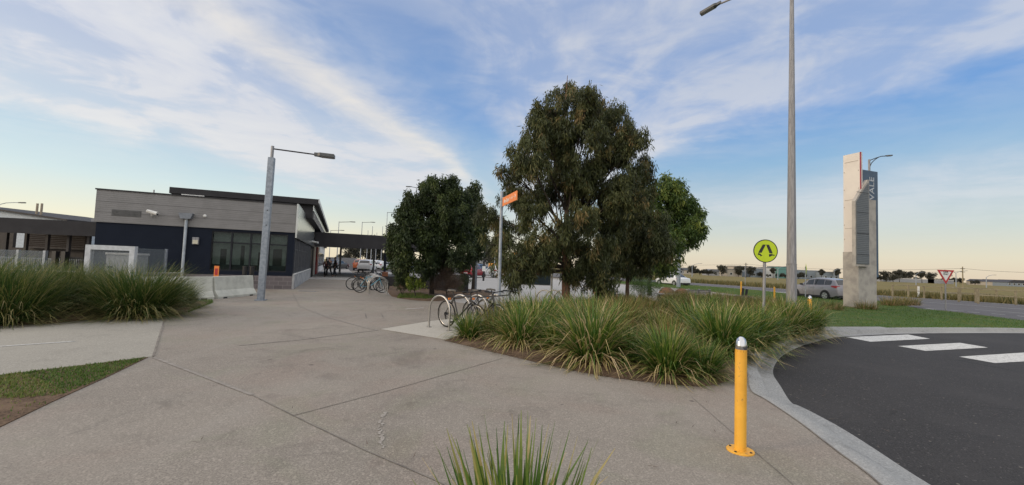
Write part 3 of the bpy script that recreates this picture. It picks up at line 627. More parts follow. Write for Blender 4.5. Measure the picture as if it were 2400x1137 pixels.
MB().extr([(a.x, a.z), (b2.x, b2.z), (b2.x, 2), (a.x, 0)], 1, 45, 60).build('wall', mat('shed_blue', (.40, .46, .52), .6), gs)
MB().extr([(a.x-.3, a.z+.12), (b2.x+.3, b2.z+.10), (b2.x+.3, b2.z-.06), (a.x-.3, a.z-.06)], 1, 44.6, 60).build('roof', charcoal, gs)
for px in (35, 46):
    q = D(px, 500, 44); f = MB(); f.tube([(q.x, 46, 2), (q.x, 46, EYE+(D(px, 475, 46).z-EYE))], .10, 8); f.build('flue_pipe', mat('flue_tan', (.34, .29, .22), .8), gs)
# boundary fence with clear screens, black gate posts
fe = thing('screen_fence', 'grey mesh and glass fence in front of the platform shelter', 'fence', (0, 0, 0))
for p0, p1 in ((-30, 34), (36, 98), (100, 135), (148, 186)):
    wallbox(MB(), V(p0, 20.0), V(p1, 20.3), .1, 1.48 if p0 < 90 else 1.05, .02).build('screen_panel', clear, fe)
bat = MB()
for px in range(-30, 190, 5): q = V(px, 21.5); bat.box(q.x-.02, q.x+.02, q.y, q.y+.02, .05, 1.12)
bat.build('palings', mat('paling_grey', (.24, .26, .28), .6), fe)
wallbox(MB(), V(-30, 21.54), V(190, 21.54), 1.05, 1.12, .04).build('fence_rail', galv, fe)
for px in (37, 100): q = V(px, 20.1); MB().box(q.x-.06, q.x+.06, q.y-.06, q.y+.06, 0, 1.5).build('post', galv, fe)
gt = thing('gate', 'black steel gate with two tall posts in the platform fence', 'gate', (0, 0, 0))
for px in (124, 146): q = V(px, 19.4); MB().box(q.x-.09, q.x+.09, q.y-.09, q.y+.09, 0, 1.5).build('post', black, gt)
for z in (.4, 1.18): wallbox(MB(), V(124, 19.4), V(190, 19.7), z, z+.06, .05).build('rail', black, gt)
bat = MB()
for px in range(128, 190, 4): q = V(px, 19.5); bat.box(q.x-.012, q.x+.012, q.y-.01, q.y+.01, .1, 1.2)
bat.build('bars', black, gt)
# framed clear enclosure with a cabinet inside
kx = V(190, 15.6); ke = thing('clear_enclosure', 'white-framed clear enclosure standing against the navy station wall', 'enclosure', kx, R(10))
b = MB()
for x in (0, 1.42): b.box(x, x+.17, 0, .17, 0, 1.80)
b.box(.17, 1.42, 0, .17, 1.63, 1.80); b.build('frame', mat('frame_pale', (.50, .53, .56), .5), ke)
bx('front_pane', clear, .17, 1.42, .07, .09, .05, 1.63, parent=ke); bx('side_pane', clear, 1.55, 1.57, .17, 1.9, .05, 1.74, parent=ke)
bx('rear_post', galv, 1.53, 1.60, 1.9, 1.98, 0, 1.76, parent=ke)
ca = thing('equipment_cabinet', 'pale grey cabinet inside the white-framed enclosure', 'cabinet', kx+Vector((.32, .5, 0)), R(10))
bx('body', mat('cabinet_pale', (.55, .57, .58), .6), 0, 1.05, 0, .6, 0, 1.46, parent=ca, bevel=.02); bx('lid', white, -.03, 1.08, -.03, .63, 1.462, 1.54, parent=ca, bevel=.02)
for x in (.08, .78): bx('vent', black, x, x+.15, -.012, -.002, .95, 1.03, parent=ca)
hr = thing('handrail', 'thin silver handrail in front of the platform fence and enclosure', 'handrail', (0, 0, 0))
b = MB(); b.tube([V(20, 15.4)+Vector((0, 0, .80)), V(195, 15.5)+Vector((0, 0, .80))], .025, 8); b.tube([V(318, 17.0)+Vector((0, 0, .76)), V(428, 18.3)+Vector((0, 0, .78))], .025, 8)
b.build('rail', steel, hr, smooth=True)
for px, y in ((30, 15.4), (105, 15.45), (190, 15.5), (322, 17.05), (375, 17.7), (425, 18.25)):
    q = V(px, y); MB().tube([q, q+Vector((0, 0, .79))], .022, 8).build('post', steel, hr)

# concrete barriers
def barrier(p, q, label):
    L = (q-p).length; ang = math.atan2((q-p).y, (q-p).x)
    o = thing('concrete_barrier', label, 'barrier', p, ang, 'concrete barriers beside the station')
    prof = [(-.30, 0), (-.30, .08), (-.15, .30), (-.085, .80), (.085, .80), (.15, .30), (.30, .08), (.30, 0)]
    MB().extr([(y, z) for y, z in prof], 0, .012, L-.012).build('body', barrier_m, o, bevel=.012)
    b = MB(); b.box(.25, .45, -.302, .302, .0, .05); b.box(L-.45, L-.25, -.302, .302, .0, .05); b.build('lifting_slot', black, o)
    return o
B3 = V(586, 17.75); B2 = V(493, 15.6); B1 = V(420, 14.75); B0 = V(190, 12.95); BM = V(-10, 11.6)
barrier(B2, B3, 'pale concrete barrier block nearest the station corner, beside the tall lamp post')
barrier(B1, B2, 'pale concrete barrier block half hidden by the right end of the plume grass')
barrier(B0, B1, 'pale concrete barrier mostly hidden behind the middle of the plume grass')
barrier(BM, B0, 'concrete barrier at the left end of the line, only its top showing through grass')
os_ = thing('orange_marker', 'small orange marker plate standing behind the concrete barrier', 'sign', V(503, 17.0), R(12))
MB().box(-.085, .085, 0, .02, .72, 1.16).build('plate', orange, os_); MB().box(-.05, .05, -.012, -.002, .80, 1.06).build('symbol', redp, os_); MB().tube([(0, .03, 0), (0, .03, .9)], .02, 8).build('post', galv, os_)
for px, y, lb in ((570, 18.6, 'black bollard left of the pair beside the lamp post'), (587, 18.9, 'black bollard right of the pair beside the lamp post, nearer the block plinth')):
    o = thing('black_bollard', lb, 'bollard', V(px, y), 0, 'black bollards by the barrier end')
    MB().tube([(0, 0, 0), (0, 0, 1.12)], .085, 14).build('post', black, o, smooth=True); MB().lathe([(.10, 1.125), (.10, 1.15), (.0, 1.16)], 14).build('cap', black, o)

# ---------------------------------------------------------------- lamp posts and signs
def lamp_head(par, p, d, L=.75, wd=.30, t=.11):
    d = d.normalized(); s = Vector((d.y, -d.x, 0)); u_ = Vector((0, 0, 1)); M = Matrix((( d.x, s.x, 0, p.x), (d.y, s.y, 0, p.y), (d.z, 0, 1, p.z), (0, 0, 0, 1)))
    b = MB(); pts = [(0, -.5*wd*.4), (.18*L, -.5*wd*.5), (.3*L, -.5*wd), (L, -.5*wd*.95), (L, .5*wd*.95), (.3*L, .5*wd), (.18*L, .5*wd*.5), (0, .5*wd*.4)]
    b.prism(pts, 0, t); b.v = [tuple(M @ Vector(q)) for q in b.v]; b.build('lamp_head', mat('lamp_grey', (.10, .105, .11), .5, .2), par, bevel=.012)
    b = MB(); b.box(.34*L, .95*L, -.38*wd, .38*wd, -.012, -.002); b.v = [tuple(M @ Vector(q)) for q in b.v]; b.build('lens', mat('lamp_lens', (.32, .32, .33), .3), par)
# forecourt lamp on the left
q = P(611, 704); lp = thing('lamp_post', 'galvanised lamp post with a short arm in front of the station corner', 'lamp post', q, R(14)); lp.rotation_euler = (0, R(.5), R(14))
b = MB(); b.box(-.105, .105, -.105, .105, 0, 5.28); b.build('pole', galv, lp, bevel=.02)
MB().box(-.17, .17, -.17, .17, 0, .03).build('base_plate', galv, lp); MB().tube([(0, 0, 5.25), (0, 0, 5.72)], .055, 12).build('spigot', galv2, lp, smooth=True)
MB().tube([(.02, 0, 5.62), (1.50, 0, 5.56)], .026, 8).build('arm', charcoal, lp); lamp_head(lp, Vector((1.45, 0, 5.50)), Vector((1, 0, -.02)), .72, .34, .13)
b = MB()
for z in (3.3, 2.75): b.tube([(.02, -.106, z), (.02, -.113, z)], .022, 8)
b.build('bolt', black, lp)
# tall street light right
q = V(1855, 13.6); tp = thing('street_light', 'very tall tapering grey street light pole rising out of the frame', 'street light', q, 0)
MB().tube([(0, 0, 0), (0, 0, 1.95)], [.155, .145], 8).build('base_sleeve', galv2, tp); MB().tube([(0, 0, 1.955), (0, 0, 1.985)], .15, 8).build('collar', galv2, tp); MB().tube([(0, 0, 1.99), (0, 0, 11.7)], [.138, .052], 8).build('pole', galv2, tp)
hd = D(1690, 8, 16.2)-q; MB().tube([(0, 0, 11.55), (hd.x*.12, hd.y*.12, 11.62), (hd.x*.6, hd.y*.6, (11.6*.4+hd.z*.6)), (hd.x, hd.y, hd.z)], [.05, .045, .04, .035], 8).build('arm', galv2, tp, smooth=True)
e = D(1642, 36, 16.75)-q; lamp_head(tp, hd, e-hd, (e-hd).length, .24, .10)
# orange wayfinding sign
q = P(1168, 752); wsn = thing('wayfinding_sign', 'orange blade sign on a slim galvanised post by the bike hoops', 'sign', q, 0); wsn.rotation_euler = (0, R(-.6), 0)
top = (622-458)/1000*q.y+EYE+.10
MB().tube([(0, 0, 0), (0, 0, top)], .045, 12).build('post', galv, wsn, smooth=True); MB().lathe([(.05, top), (.05, top+.015), (0, top+.03)], 12).build('cap', galv, wsn)
bl = R(-73); M = Matrix.Translation((.03, -.05, 0)) @ Matrix.Rotation(bl, 4, 'Z')
zt = (620.5-463)/1000*q.y+EYE; bh = .245
MB().box(.03, 1.38, -.012, .012, zt-bh, zt-.0, M).build('blade', orange, wsn)
MB().box(.0, .045, -.025, .025, zt-bh-.02, zt+.02, M).build('bracket', steel, wsn)
mat('letter_white', (.85, .80, .72), .5)
textmesh('Bus Bays 1 - 4', .145, MATS['letter_white'], 'lettering', wsn, M @ Matrix.Translation((.60, -.015, zt-bh*.53)) @ Matrix.Rotation(R(90), 4, 'X'), .002)
ar = MB(); zc3 = zt-bh*.52
for z0, x0, z1, x1 in ((0, 1.13, 0, 1.30), (.06, 1.23, 0, 1.30), (-.06, 1.23, 0, 1.30)): ar.tube([M @ Vector((x0, -.014, zc3+z0)), M @ Vector((x1, -.014, zc3+z1))], .008, 6)
ar.build('arrow', MATS['letter_white'], wsn)
# yellow pedestrian sign
q = V(1790, 11.6); pd = thing('pedestrian_sign', 'round lime pedestrian crossing sign with black walking legs', 'sign', q, R(-6)); pd.rotation_euler = (0, R(.9), R(-6))
zc_ = EYE+(646-590)/1000*11.6; MB().tube([(0, .04, 0), (0, .04, zc_+.1)], .038, 12).build('post', galv2, pd, smooth=True)
def discY(r, y0, y1, r0=0, n=48):
    b = MB(); vs = [(r*math.cos(2*math.pi*k/n), y, r*math.sin(2*math.pi*k/n)+zc_) for y in (y0, y1) for k in range(n)]
    if not r0: return b.add(vs, [tuple(range(n)), tuple(range(n, 2*n))[::-1]]+[(k, n+k, n+(k+1) % n, (k+1) % n) for k in range(n)])
    vs += [(r0*math.cos(2*math.pi*k/n), y, r0*math.sin(2*math.pi*k/n)+zc_) for y in (y0, y1) for k in range(n)]
    return b.add(vs, [f for k in range(n) for f in ((k, n+k, n+(k+1) % n, (k+1) % n), (k, (k+1) % n, 2*n+(k+1) % n, 2*n+k), (n+k, 3*n+k, 3*n+(k+1) % n, n+(k+1) % n), (2*n+k, 2*n+(k+1) % n, 3*n+(k+1) % n, 3*n+k))])
discY(.305, -.004, .0).build('sign_face', lime, pd); discY(.315, -.007, .004, .293).build('border', black, pd); discY(.30, .001, .006).build('sign_back', galv, pd)
lg = MB()
for poly_ in ([(-.075, .175), (.0, .175), (-.105, -.055), (-.19, -.055)], [(.01, .175), (.085, .175), (.185, -.055), (.10, -.055)], [(-.20, -.085), (-.185, -.07), (-.14, -.075), (-.105, -.115), (-.08, -.12), (-.115, -.15), (-.155, -.115), (-.20, -.11)], [(.085, -.085), (.165, -.07), (.18, -.085), (.235, -.095), (.235, -.115), (.17, -.115), (.115, -.15), (.095, -.145)]):
    lg.extr([(x*1.0, z+zc_) for x, z in poly_], 1, -.008, -.005)
lg.build('walking_legs', black, pd)
# give way sign
q = P(2218, 728); gw = thing('give_way_sign', 'triangular red and white GIVE WAY sign on the verge lawn', 'sign', q, R(-4))
zt = EYE+(664-637)/1000*q.y; k = .90; MB().tube([(0, .03, 0), (0, .03, zt-.1)], .035, 10).build('post', galv2, gw, smooth=True)
def tri(s, y0, y1):
    c = zt-k*.29; return MB().extr([(-k/2*s, c+k*.29*s), (0, c-k*.577*s), (k/2*s, c+k*.29*s)], 1, y0, y1)
tri(1, -.004, .006).build('border', redp, gw); tri(.66, -.008, -.005).build('sign_face', white, gw)
Mt = Matrix.Rotation(R(90), 4, 'X')
textmesh('GIVE\nWAY', .12, black, 'lettering', gw, Matrix.Translation((0, -.011, zt-k*.20)) @ Mt, .004)
# diamond signs
def diamond(px, Y, zc2, m, label, rz):
    o = thing('diamond_sign', label, 'sign', V(px, Y), rz)
    MB().tube([(0, .03, 0), (0, .03, zc2+.2)], .035, 8).build('post', galv, o)
    MB().extr([(0, zc2-.46), (.46, zc2), (0, zc2+.46), (-.46, zc2)], 1, -.006, .0).build('plate', m, o)
diamond(1889, 33, EYE+(649-632)/1000*33, lime, 'lime diamond warning sign edge-on beside the silver SUV', R(62))
diamond(1747, 62, EYE+(644-628)/1000*62, galv2, 'grey back of a diamond sign on the far side of the main road', R(58))
# bollards
def bollard(p, h, r, label, sc=1, rz=0):
    o = thing('yellow_bollard', label, 'bollard', p, rz, 'yellow bollards')
    MB().tube([(0, 0, .012), (0, 0, h-.06)], r, 28).build('post', yellow, o, smooth=True)
    MB().lathe([(r*.985, h-.095), (r*1.03, h-.09), (r*1.03, h-.06), (r*1.0, h-.05), (r*.93, h-.025), (r*.72, h+.002), (r*.38, h+.018), (0, h+.022)], 28).build('cap', mat('chrome_cap', (.66, .66, .68), .16, 1.0), o, smooth=True)
    MB().lathe([(.115, 0), (.115, .010), (.112, .013), (0, .014)], 32).build('flange', yellow, o, smooth=True)
    b = MB()
    for t in (0.6, 2.2, 3.8, 5.4): b.lathe([(.011, .0132), (.011, .019), (0, .02)], 8, (.092*math.cos(t), .092*math.sin(t), 0))
    b.build('bolt', black, o); 
    bb_ = MB()
    for t in range(6): 
        t0 = t*math.pi/3; bb_.extr([(r*1.004*math.cos(t0), r*1.004*math.sin(t0)), (r*1.004*math.cos(t0+.5), r*1.004*math.sin(t0+.5)), (r*.9*math.cos(t0+.25), r*.9*math.sin(t0+.25))], 2, h-.115, h-.096)
    bb_.build('cap_rim', black, o)
    return o
bollard(P(1735, 1057), 1.005, .0495, 'yellow bollard with a steel cap standing alone on the near concrete')
bollard(V(1898, 14.6), .93, .06, 'yellow bollard with a pale cap beyond the right end of the garden bed')
def marker(px, Y, h, label):
    o = thing('marker_post', label, 'marker post', V(px, Y), 0, 'slim yellow marker posts'); MB().tube([(0, 0, 0), (0, 0, h)], .055, 10).build('post', yellow, o, smooth=True); MB().lathe([(.058, h), (.05, h+.03), (0, h+.045)], 10).build('cap', yellow, o)
marker(1737, 31, 1.02, 'slim yellow marker post behind the low concrete block'); marker(1815, 28, .80, 'slim yellow marker post between the pedestrian sign and the tall pole')
o = thing('concrete_block', 'low dark block with two leaning stub posts behind the garden bed', 'block', V(1742, 27.5), R(20))
MB().box(-.42, .42, -.3, .3, 0, .22).build('base', mat('block_dark', (.09, .09, .095), .8), o, bevel=.03)
for x in (-.12, .20): MB().box(x-.05, x+.05, -.05, .05, .2, .68, Matrix.Rotation(R(9), 4, 'Y')).build('stub_post', charcoal, o)
# boulders and slatted seat
for px, py, Y, r_, sc_, lb, sd_ in ((1410, 682, 25.5, .46, (1.15, .9, .62), 'brown boulder left of the slim-trunked tree', 3), (1563, 686, 26, .50, (1.0, .9, .78), 'rounded rusty boulder left of the pair beside the slatted screen', 5), (1597, 688, 26.3, .48, (.95, .9, .76), 'rusty boulder right of the pair, touching the slatted screen', 8)):
    o = MB().ball((0, 0, 0), r_, sc_, 14, 9, .07, sd_).build('boulder', rock, None, smooth=True, ang=28); o.location = V(px, Y)+Vector((0, 0, r_*sc_[2]*.6)); tag(o, lb, 'boulder', 'boulders in the plaza')
o = thing('slatted_screen', 'low grey timber slatted screen on the plaza edge behind the tussocks', 'screen', V(1613, 25.4), R(12))
for i in range(6): MB().box(0, 1.5, -.03, .0, .02+i*.095, .09+i*.095).build('slat', wood_grey, o)
for x in (0, .70, 1.42): MB().box(x, x+.09, .002, .08, 0, .62).build('post', galv2, o)
o = thing('bench', 'low bench with a pale slab seat below the two boulders', 'bench', V(1538, 24.0), R(8)); MB().box(0, 1.42, -.2, .25, .30, .36).build('seat', mat('slab_pale', (.30, .28, .27), .8), o)
for x in (.15, 1.15): MB().box(x, x+.14, -.12, .17, 0, .298).build('leg', charcoal, o)
# notice board under the gum tree
o = thing('notice_board', 'dark blue notice board on steel posts behind the gum tree trunk', 'notice board', V(1254, 19.6), R(4))
w_ = 1.36; MB().box(-w_/2, w_/2, -.04, .04, .78, 2.3).build('board', mat('board_blue', (.03, .05, .065), .35), o, bevel=.01)
for s_ in (-1, 1): MB().tube([(s_*(w_/2+.06), 0, 0), (s_*(w_/2+.06), 0, 2.35)], .045, 10).build('post', steel, o, smooth=True)
MB().box(-w_/2, w_/2, -.05, .05, .75, .778).build('bottom_rail', steel, o)
# drain grate
o = MB(); g_ = P(722, 683)
for i in range(9): o.box(-.45+i*.1, -.41+i*.1, -.16, .16, .004, .012)
o.box(-.47, .47, -.18, -.15, .004, .014); o.box(-.47, .47, .15, .18, .004, .014); o = o.build('drain_grate', galv2); o.location = g_; o.rotation_euler = (0, 0, R(-4)); tag(o, 'small dark drain grate in the footpath near the station corner', 'drain grate')

# ---------------------------------------------------------------- pylon sign
q = P(1976, 718); PY = q.y
mo = thing('pylon_sign', 'tall angular concrete pylon sign with a slate panel lettered VALE', 'pylon sign', q, 0)
# a square corner: one face turned left towards the light, the other turned right
A1, A2 = R(-71), R(19)
e1 = Vector((math.cos(A1), math.sin(A1), 0)); e2 = Vector((math.cos(A2), math.sin(A2), 0))
def zat(py, px=2010, Y=PY): return D(px, py, Y).z
def panel(name, p, d, L, z0, z1, th, m, slope=0.0, **k):   # slab from p along d, thickness to the back
    n = Vector((-d.y, d.x, 0))
    vs = [p, p+d*L, p+d*L+n*th, p+n*th]
    b = MB(); b.add([(*v_.to_tuple()[:2], z0) for v_ in vs]+[(v_.x, v_.y, z1+(slope if i in (1, 2) else 0)) for i, v_ in enumerate(vs)], [(3, 2, 1, 0), (4, 5, 6, 7), (0, 1, 5, 4), (1, 2, 6, 5), (2, 3, 7, 6), (3, 0, 4, 7)])
    return b.build(name, m, mo, **k)
O = Vector((0, 0, 0)); KC = e1*.80
panel('left_pier', O, e1, .80, 0, zat(591, 1990), .40, mono_c, bevel=.01)
panel('right_pier', KC+e2*.404-e1*.003, e2, 1.10, 0, zat(470), .55, mono_c, bevel=.01)
wj = e1*.01+e2*.06
panel('white_panel', wj, e1, .86, zat(591, 1990)+.004, zat(365, 1978), .13, mono_w)
panel('upper_pier', wj+e2*.134+e1*.1, e1, .62, zat(591, 1990)+.004, zat(480), .2, mono_c)
mj = mat('panel_seam', (.40, .35, .30), .7)
zt0 = zat(365, 1978)
for z_ in (zt0-.45, zt0-2.6, zt0-4.2): MB().tube([wj+e1*.08-e2*.004+Vector((0, 0, z_)), wj+e1*.78-e2*.004+Vector((0, 0, z_))], .012, 4).build('panel_seam', mj, mo)
for z_ in (zt0-1.0, zt0-2.0, zt0-3.0, zt0-4.0, zt0-4.8):
    for s_ in (.05, .80): MB().ball(wj+e1*s_+Vector((0, 0, z_))-e2*.004, .026, n=6, m=4).build('panel_bolt', mj, mo)
panel('red_edge', wj+e1*.862, e1, .05, zat(470), zt0+.01, .045, mat('pylon_red', (.30, .02, .05), .5)); panel('panel_edge', wj+e1*.862+e2*.046, e1, .05, zat(470), zt0+.005, .084, mono_w)
n2_ = Vector((-e2.y, e2.x, 0))
sp = KC+n2_*.56+e2*1.12
panel('slate_panel', sp, e2, 1.50, zat(648), zat(395), .16, mat('pylon_blue', (.06, .10, .155), .5, 0, (.05, .085, .13), 2, .4))
def shield(name, p, d, pts, th, m):
    n = Vector((-d.y, d.x, 0)); vs = [p+d*a for a, z in pts]; k_ = len(pts)
    b = MB(); b.add([(v_.x, v_.y, z) for v_, (a, z) in zip(vs, pts)]+[(v_.x+n.x*th, v_.y+n.y*th, z) for v_, (a, z) in zip(vs, pts)], [tuple(range(k_)), tuple(range(2*k_-1, k_-1, -1))]+[(i, k_+i, k_+(i+1) % k_, (i+1) % k_) for i in range(k_)])
    return b.build(name, m, mo)
sp2 = e1*.98-e2*.50; YS = PY+sp2.y
zb, zl, zt2 = zat(624, 2010, YS), zat(470, 1998, YS), zat(418, 2036, YS)
shield('shield_frame', sp2, e2, [(0, zb), (1.14, zb), (1.14, zt2), (1.02, zt2), (0, zl)], .176, mono_c)
shield('louvre_face', sp2-n2_*.03, e2, [(.05, zb+.12), (1.05, zb+.12), (1.05, zt2-.18), (1.02, zt2-.18), (.05, zl-.05)], .028, louvre)
for z_ in (2.9, 4.05, 5.2, 6.3): MB().tube([sp2-n2_*.034+e2*.06+Vector((0, 0, z_)), sp2-n2_*.034+e2*1.04+Vector((0, 0, z_))], .014, 4).build('louvre_joint', charcoal, mo)
Mv = Matrix.Translation(sp-n2_*.012+e2*.98+Vector((0, 0, zat(437)))) @ Matrix.Rotation(A2, 4, 'Z') @ Matrix.Rotation(R(90), 4, 'X') @ Matrix.Rotation(R(90), 4, 'Z')
mat('letter_pale', (.50, .53, .56), .5)
textmesh('VALE', .58, MATS['letter_pale'], 'lettering', mo, Mv, .006, 1.05)

# lamp behind the pylon
def street_lamp(px, Y, ztop, az, label, arm=2.4, rise=.5, group='distant street lights', dbl=False, r=.07, name='street_light'):
    o = thing(name, label, 'street light', V(px, Y), az, group)
    MB().tube([(0, 0, 0), (0, 0, ztop)], [r*1.3, r*.7], 8).build('pole', galv, o, smooth=True)
    for s_ in ((1, -1) if dbl else (1,)):
        MB().tube([(0, 0, ztop-.05), (s_*arm*.35, 0, ztop+rise*.62), (s_*arm*.75, 0, ztop+rise*.95), (s_*arm, 0, ztop+rise)], .035*max(1, r/.07), 6).build('arm', galv, o, smooth=True)
        lamp_head(o, Vector((s_*arm, 0, ztop+rise-.05)), Vector((s_, 0, .05)), .65, .26, .1)
    return o
q2 = V(2040, 34.5)
o = thing('street_light', 'grey street light with a curved bracket rising behind the pylon sign', 'street light', q2, R(3)); zt = D(2040, 374, 34.5).z
MB().tube([(0, 0, 0), (0, 0, zt)], [.11, .075], 8).build('pole', galv2, o, smooth=True)
MB().tube([(0, 0, zt-.10), (.55, 0, zt+.14), (1.05, 0, zt+.32), (1.45, 0, zt+.36)], .035, 6).build('arm', charcoal, o, smooth=True)
MB().tube([(.0, 0, zt-.75), (.18, 0, zt-.30), (.5, 0, zt+.02), (.85, 0, zt+.25)], .03, 6).build('brace', charcoal, o, smooth=True)
lamp_head(o, Vector((1.40, 0, zt+.33)), Vector((1, 0, .10)), .55, .22, .09)

# ---------------------------------------------------------------- bike hoops and bicycles
def make_hoop(label, group):
    o = thing('bike_hoop', label, 'bike rack', (0, 0, 0), 0, group)
    w2, h, r_ = .36, .80, .36
    pts = [(-w2, 0, 0), (-w2, 0, h-r_)]+[(-w2*math.cos(math.pi*i/14), 0, h-r_+r_*math.sin(math.pi*i/14)) for i in range(1, 14)]+[(w2, 0, h-r_), (w2, 0, 0)]
    MB().tube(pts, .0225, 12).build('hoop', steel, o, smooth=True, ang=60)
    for s_ in (-1, 1): MB().lathe([(.065, 0), (.065, .008), (.03, .012), (0, .012)], 16, (s_*w2, 0, 0)).build('base_plate', steel, o)
    return o
hoop0 = make_hoop('nearest steel bike hoop, standing alone on the pale pad', 'near bike hoops')
rack_az = math.atan2(-.62, .78)
hl = ['nearest steel bike hoop, its left leg alone on the pale pad', 'second near bike hoop, over the leftmost black bicycle', 'third near bike hoop, between two black bicycles', 'fourth near bike hoop, beside the orange sign post']
hp = [(-1.70, 10.45), (-1.26, 10.95), (-.84, 11.15), (-.40, 11.5)]
for i, (x, y) in enumerate(hp):
    if i == 0: hoop0.location = (x, y, .006); hoop0.rotation_euler = (0, 0, rack_az); hoop0['label'] = hl[0]
    else: dup(hoop0, (x, y, .006), rack_az, hl[i])
for i, px in enumerate((1275, 1297, 1318)):
    dup(hoop0, V(px, 14.6+.25*i)+Vector((0, 0, .006)), rack_az, ['bike hoop left of the dark gum trunk', 'bike hoop just left of the gum trunk, overlapping its neighbour', 'bike hoop half hidden by the gum trunk'][i], 'empty bike hoops behind the tussocks')
F0 = (P(862, 690)+P(909, 690))/2
for i in range(6):
    p = F0+AA*(.80*i)+BB*(.0)
    dup(hoop0, p, TH-R(2), ['nearest hoop of the row by the walkway', 'second hoop of the row by the walkway', 'third hoop of the row by the walkway', 'fourth hoop of the row by the walkway', 'fifth hoop of the row by the walkway', 'farthest hoop of the row by the walkway'][i], 'row of bike hoops by the walkway', (1.18, 1, 1.06))
def make_bike(label, fm, flat=False, basket=False):
    o = thing('bicycle', label, 'bicycle', (0, 0, 0), 0, None)     # x forward, wheels at +-.53
    wr = .335
    def wheel(x, front):
        a = MB()
        def ring(R_, r_, n=36, m=8):
            vs = []; fs = []
            for i in range(n):
                t = 2*math.pi*i/n
                for j in range(m):
                    s_ = 2*math.pi*j/m; rr = R_+r_*math.cos(s_); vs.append((x+rr*math.cos(t), r_*math.sin(s_), wr+rr*math.sin(t)))
            for i in range(n):
                for j in range(m): fs.append((i*m+j, ((i+1) % n)*m+j, ((i+1) % n)*m+(j+1) % m, i*m+(j+1) % m))
            return vs, fs
        wh = MB().add(*ring(wr-.021, .021)).build('wheel', rubber, o, smooth=True)
        MB().add(*ring(wr-.046, .010)).build('rim', steel, wh, smooth=True)
        sp = MB()
        for k_ in range(16):
            t = 2*math.pi*k_/16; s_ = .02 if k_ % 2 else -.02
            sp.tube([(x+.018*math.cos(t), s_, wr+.018*math.sin(t)), (x+(wr-.05)*math.cos(t), 0, wr+(wr-.05)*math.sin(t))], .0016, 4, False)
        sp.build('spokes', steel, wh); MB().tube([(x, -.055, wr), (x, .055, wr)], .02, 10).build('hub', black, wh)
    wheel(-.53, 0); wheel(.53, 1)
    BBk = Vector((-.10, 0, .29)); ST = Vector((-.27, 0, .80)); HT = Vector((.34, 0, .84)); HB = Vector((.385, 0, .70)); RA = Vector((-.53, 0, wr)); FA = Vector((.53, 0, wr))
    b = MB(); b.tube([BBk, ST], .017, 8); b.tube([ST.lerp(BBk, .08), HT], .017, 8); b.tube([BBk, HB], .020, 8); b.tube([HT+Vector((-.01, 0, .03)), HB-Vector((-.008, 0, .02))], .021, 8)
    for s_ in (-1, 1):
        b.tube([BBk+Vector((0, s_*.03, 0)), RA+Vector((0, s_*.06, 0))], .010, 6); b.tube([ST.lerp(BBk, .1)+Vector((0, s_*.015, 0)), RA+Vector((0, s_*.06, 0))], .009, 6)
    b.build('frame', fm, o, smooth=True)
    b = MB(); b.tube([HB-Vector((-.01, 0, .03)), HB+Vector((.012, 0, -.07))], .02, 8)
    for s_ in (-1, 1): b.tube([HB+Vector((.012, 0, -.06)), HB+Vector((.02, s_*.055, -.08)), FA+Vector((0, s_*.055, 0))], [.014, .014, .010], 6)
    b.build('fork', fm, o, smooth=True)
    b = MB(); b.tube([ST, ST+Vector((-.035, 0, .12))], .013, 8); b.build('seat_post', black, o)
    s0 = ST+Vector((-.04, 0, .135)); b = MB()
    rows = [(-.13, .075, .0), (-.09, .08, .015), (0, .045, .012), (.09, .022, .01), (.14, .014, .0)]; vs = []; fs = []
    for x, hw, z in rows: vs += [(s0.x+x, -hw, s0.z+z-.03), (s0.x+x, -hw*.8, s0.z+z+.012), (s0.x+x, hw*.8, s0.z+z+.012), (s0.x+x, hw, s0.z+z-.03)]
    for i in range(4):
        for j in range(4): fs.append((i*4+j, i*4+(j+1) % 4, (i+1)*4+(j+1) % 4, (i+1)*4+j))
    fs += [(3, 2, 1, 0), (16, 17, 18, 19)]; b.add(vs, fs).build('saddle', black, o, smooth=True)
    b = MB(); H = HT+Vector((.0, 0, .07)); b.tube([HT+Vector((-.005, 0, .03)), H, H+Vector((.08, 0, .03))], .014, 8); E_ = H+Vector((.08, 0, .03))
    b.tube([E_+Vector((-.03, -.30, .02)), E_+Vector((.0, -.12, .01)), E_, E_+Vector((.0, .12, .01)), E_+Vector((-.03, .30, .02))], .012, 8); hb = b.build('handlebar', black, o, smooth=True)
    for s_ in (-1, 1):
        MB().tube([E_+Vector((-.045, s_*.30, .022)), E_+Vector((-.012, s_*.19, .016))], .019, 8).build('grip', rubber, hb); MB().tube([E_+Vector((.01, s_*.17, .005)), E_+Vector((.045, s_*.25, -.02))], .008, 6).build('brake_lever', black, hb)
    b = MB(); b.tube([BBk+Vector((0, -.05, 0)), BBk+Vector((0, -.045, 0))], .092, 20); b.tube([RA+Vector((0, -.045, 0)), RA+Vector((0, -.025, 0))], .048, 14)
    for s_ in (-1, 1): b.tube([BBk+Vector((0, s_*.07, 0)), BBk+Vector((s_*.12, s_*.08, -.11))], .011, 6); b.tube([BBk+Vector((s_*.12, s_*.08, -.11)), BBk+Vector((s_*.12, s_*.16, -.11))], .022, 6)
    b.tube([RA+Vector((.0, -.05, -.02)), RA+Vector((.04, -.05, -.13))], .018, 6)
    for z in (.09, -.09): b.tube([BBk+Vector((0, -.0475, z)), RA+Vector((0, -.0475, z*.52))], .006, 4)
    b.build('crankset', black, o)
    MB().box(-.545+.11, -.51+.11, -.03, .03, .69, .74).build('reflector', orange, o)
    if basket:
        b = MB(); b.box(.44, .74, -.16, .16, .74, .98); b.build('basket', mat('basket_brown', (.22, .085, .045), .8), o, bevel=.02)
    return o
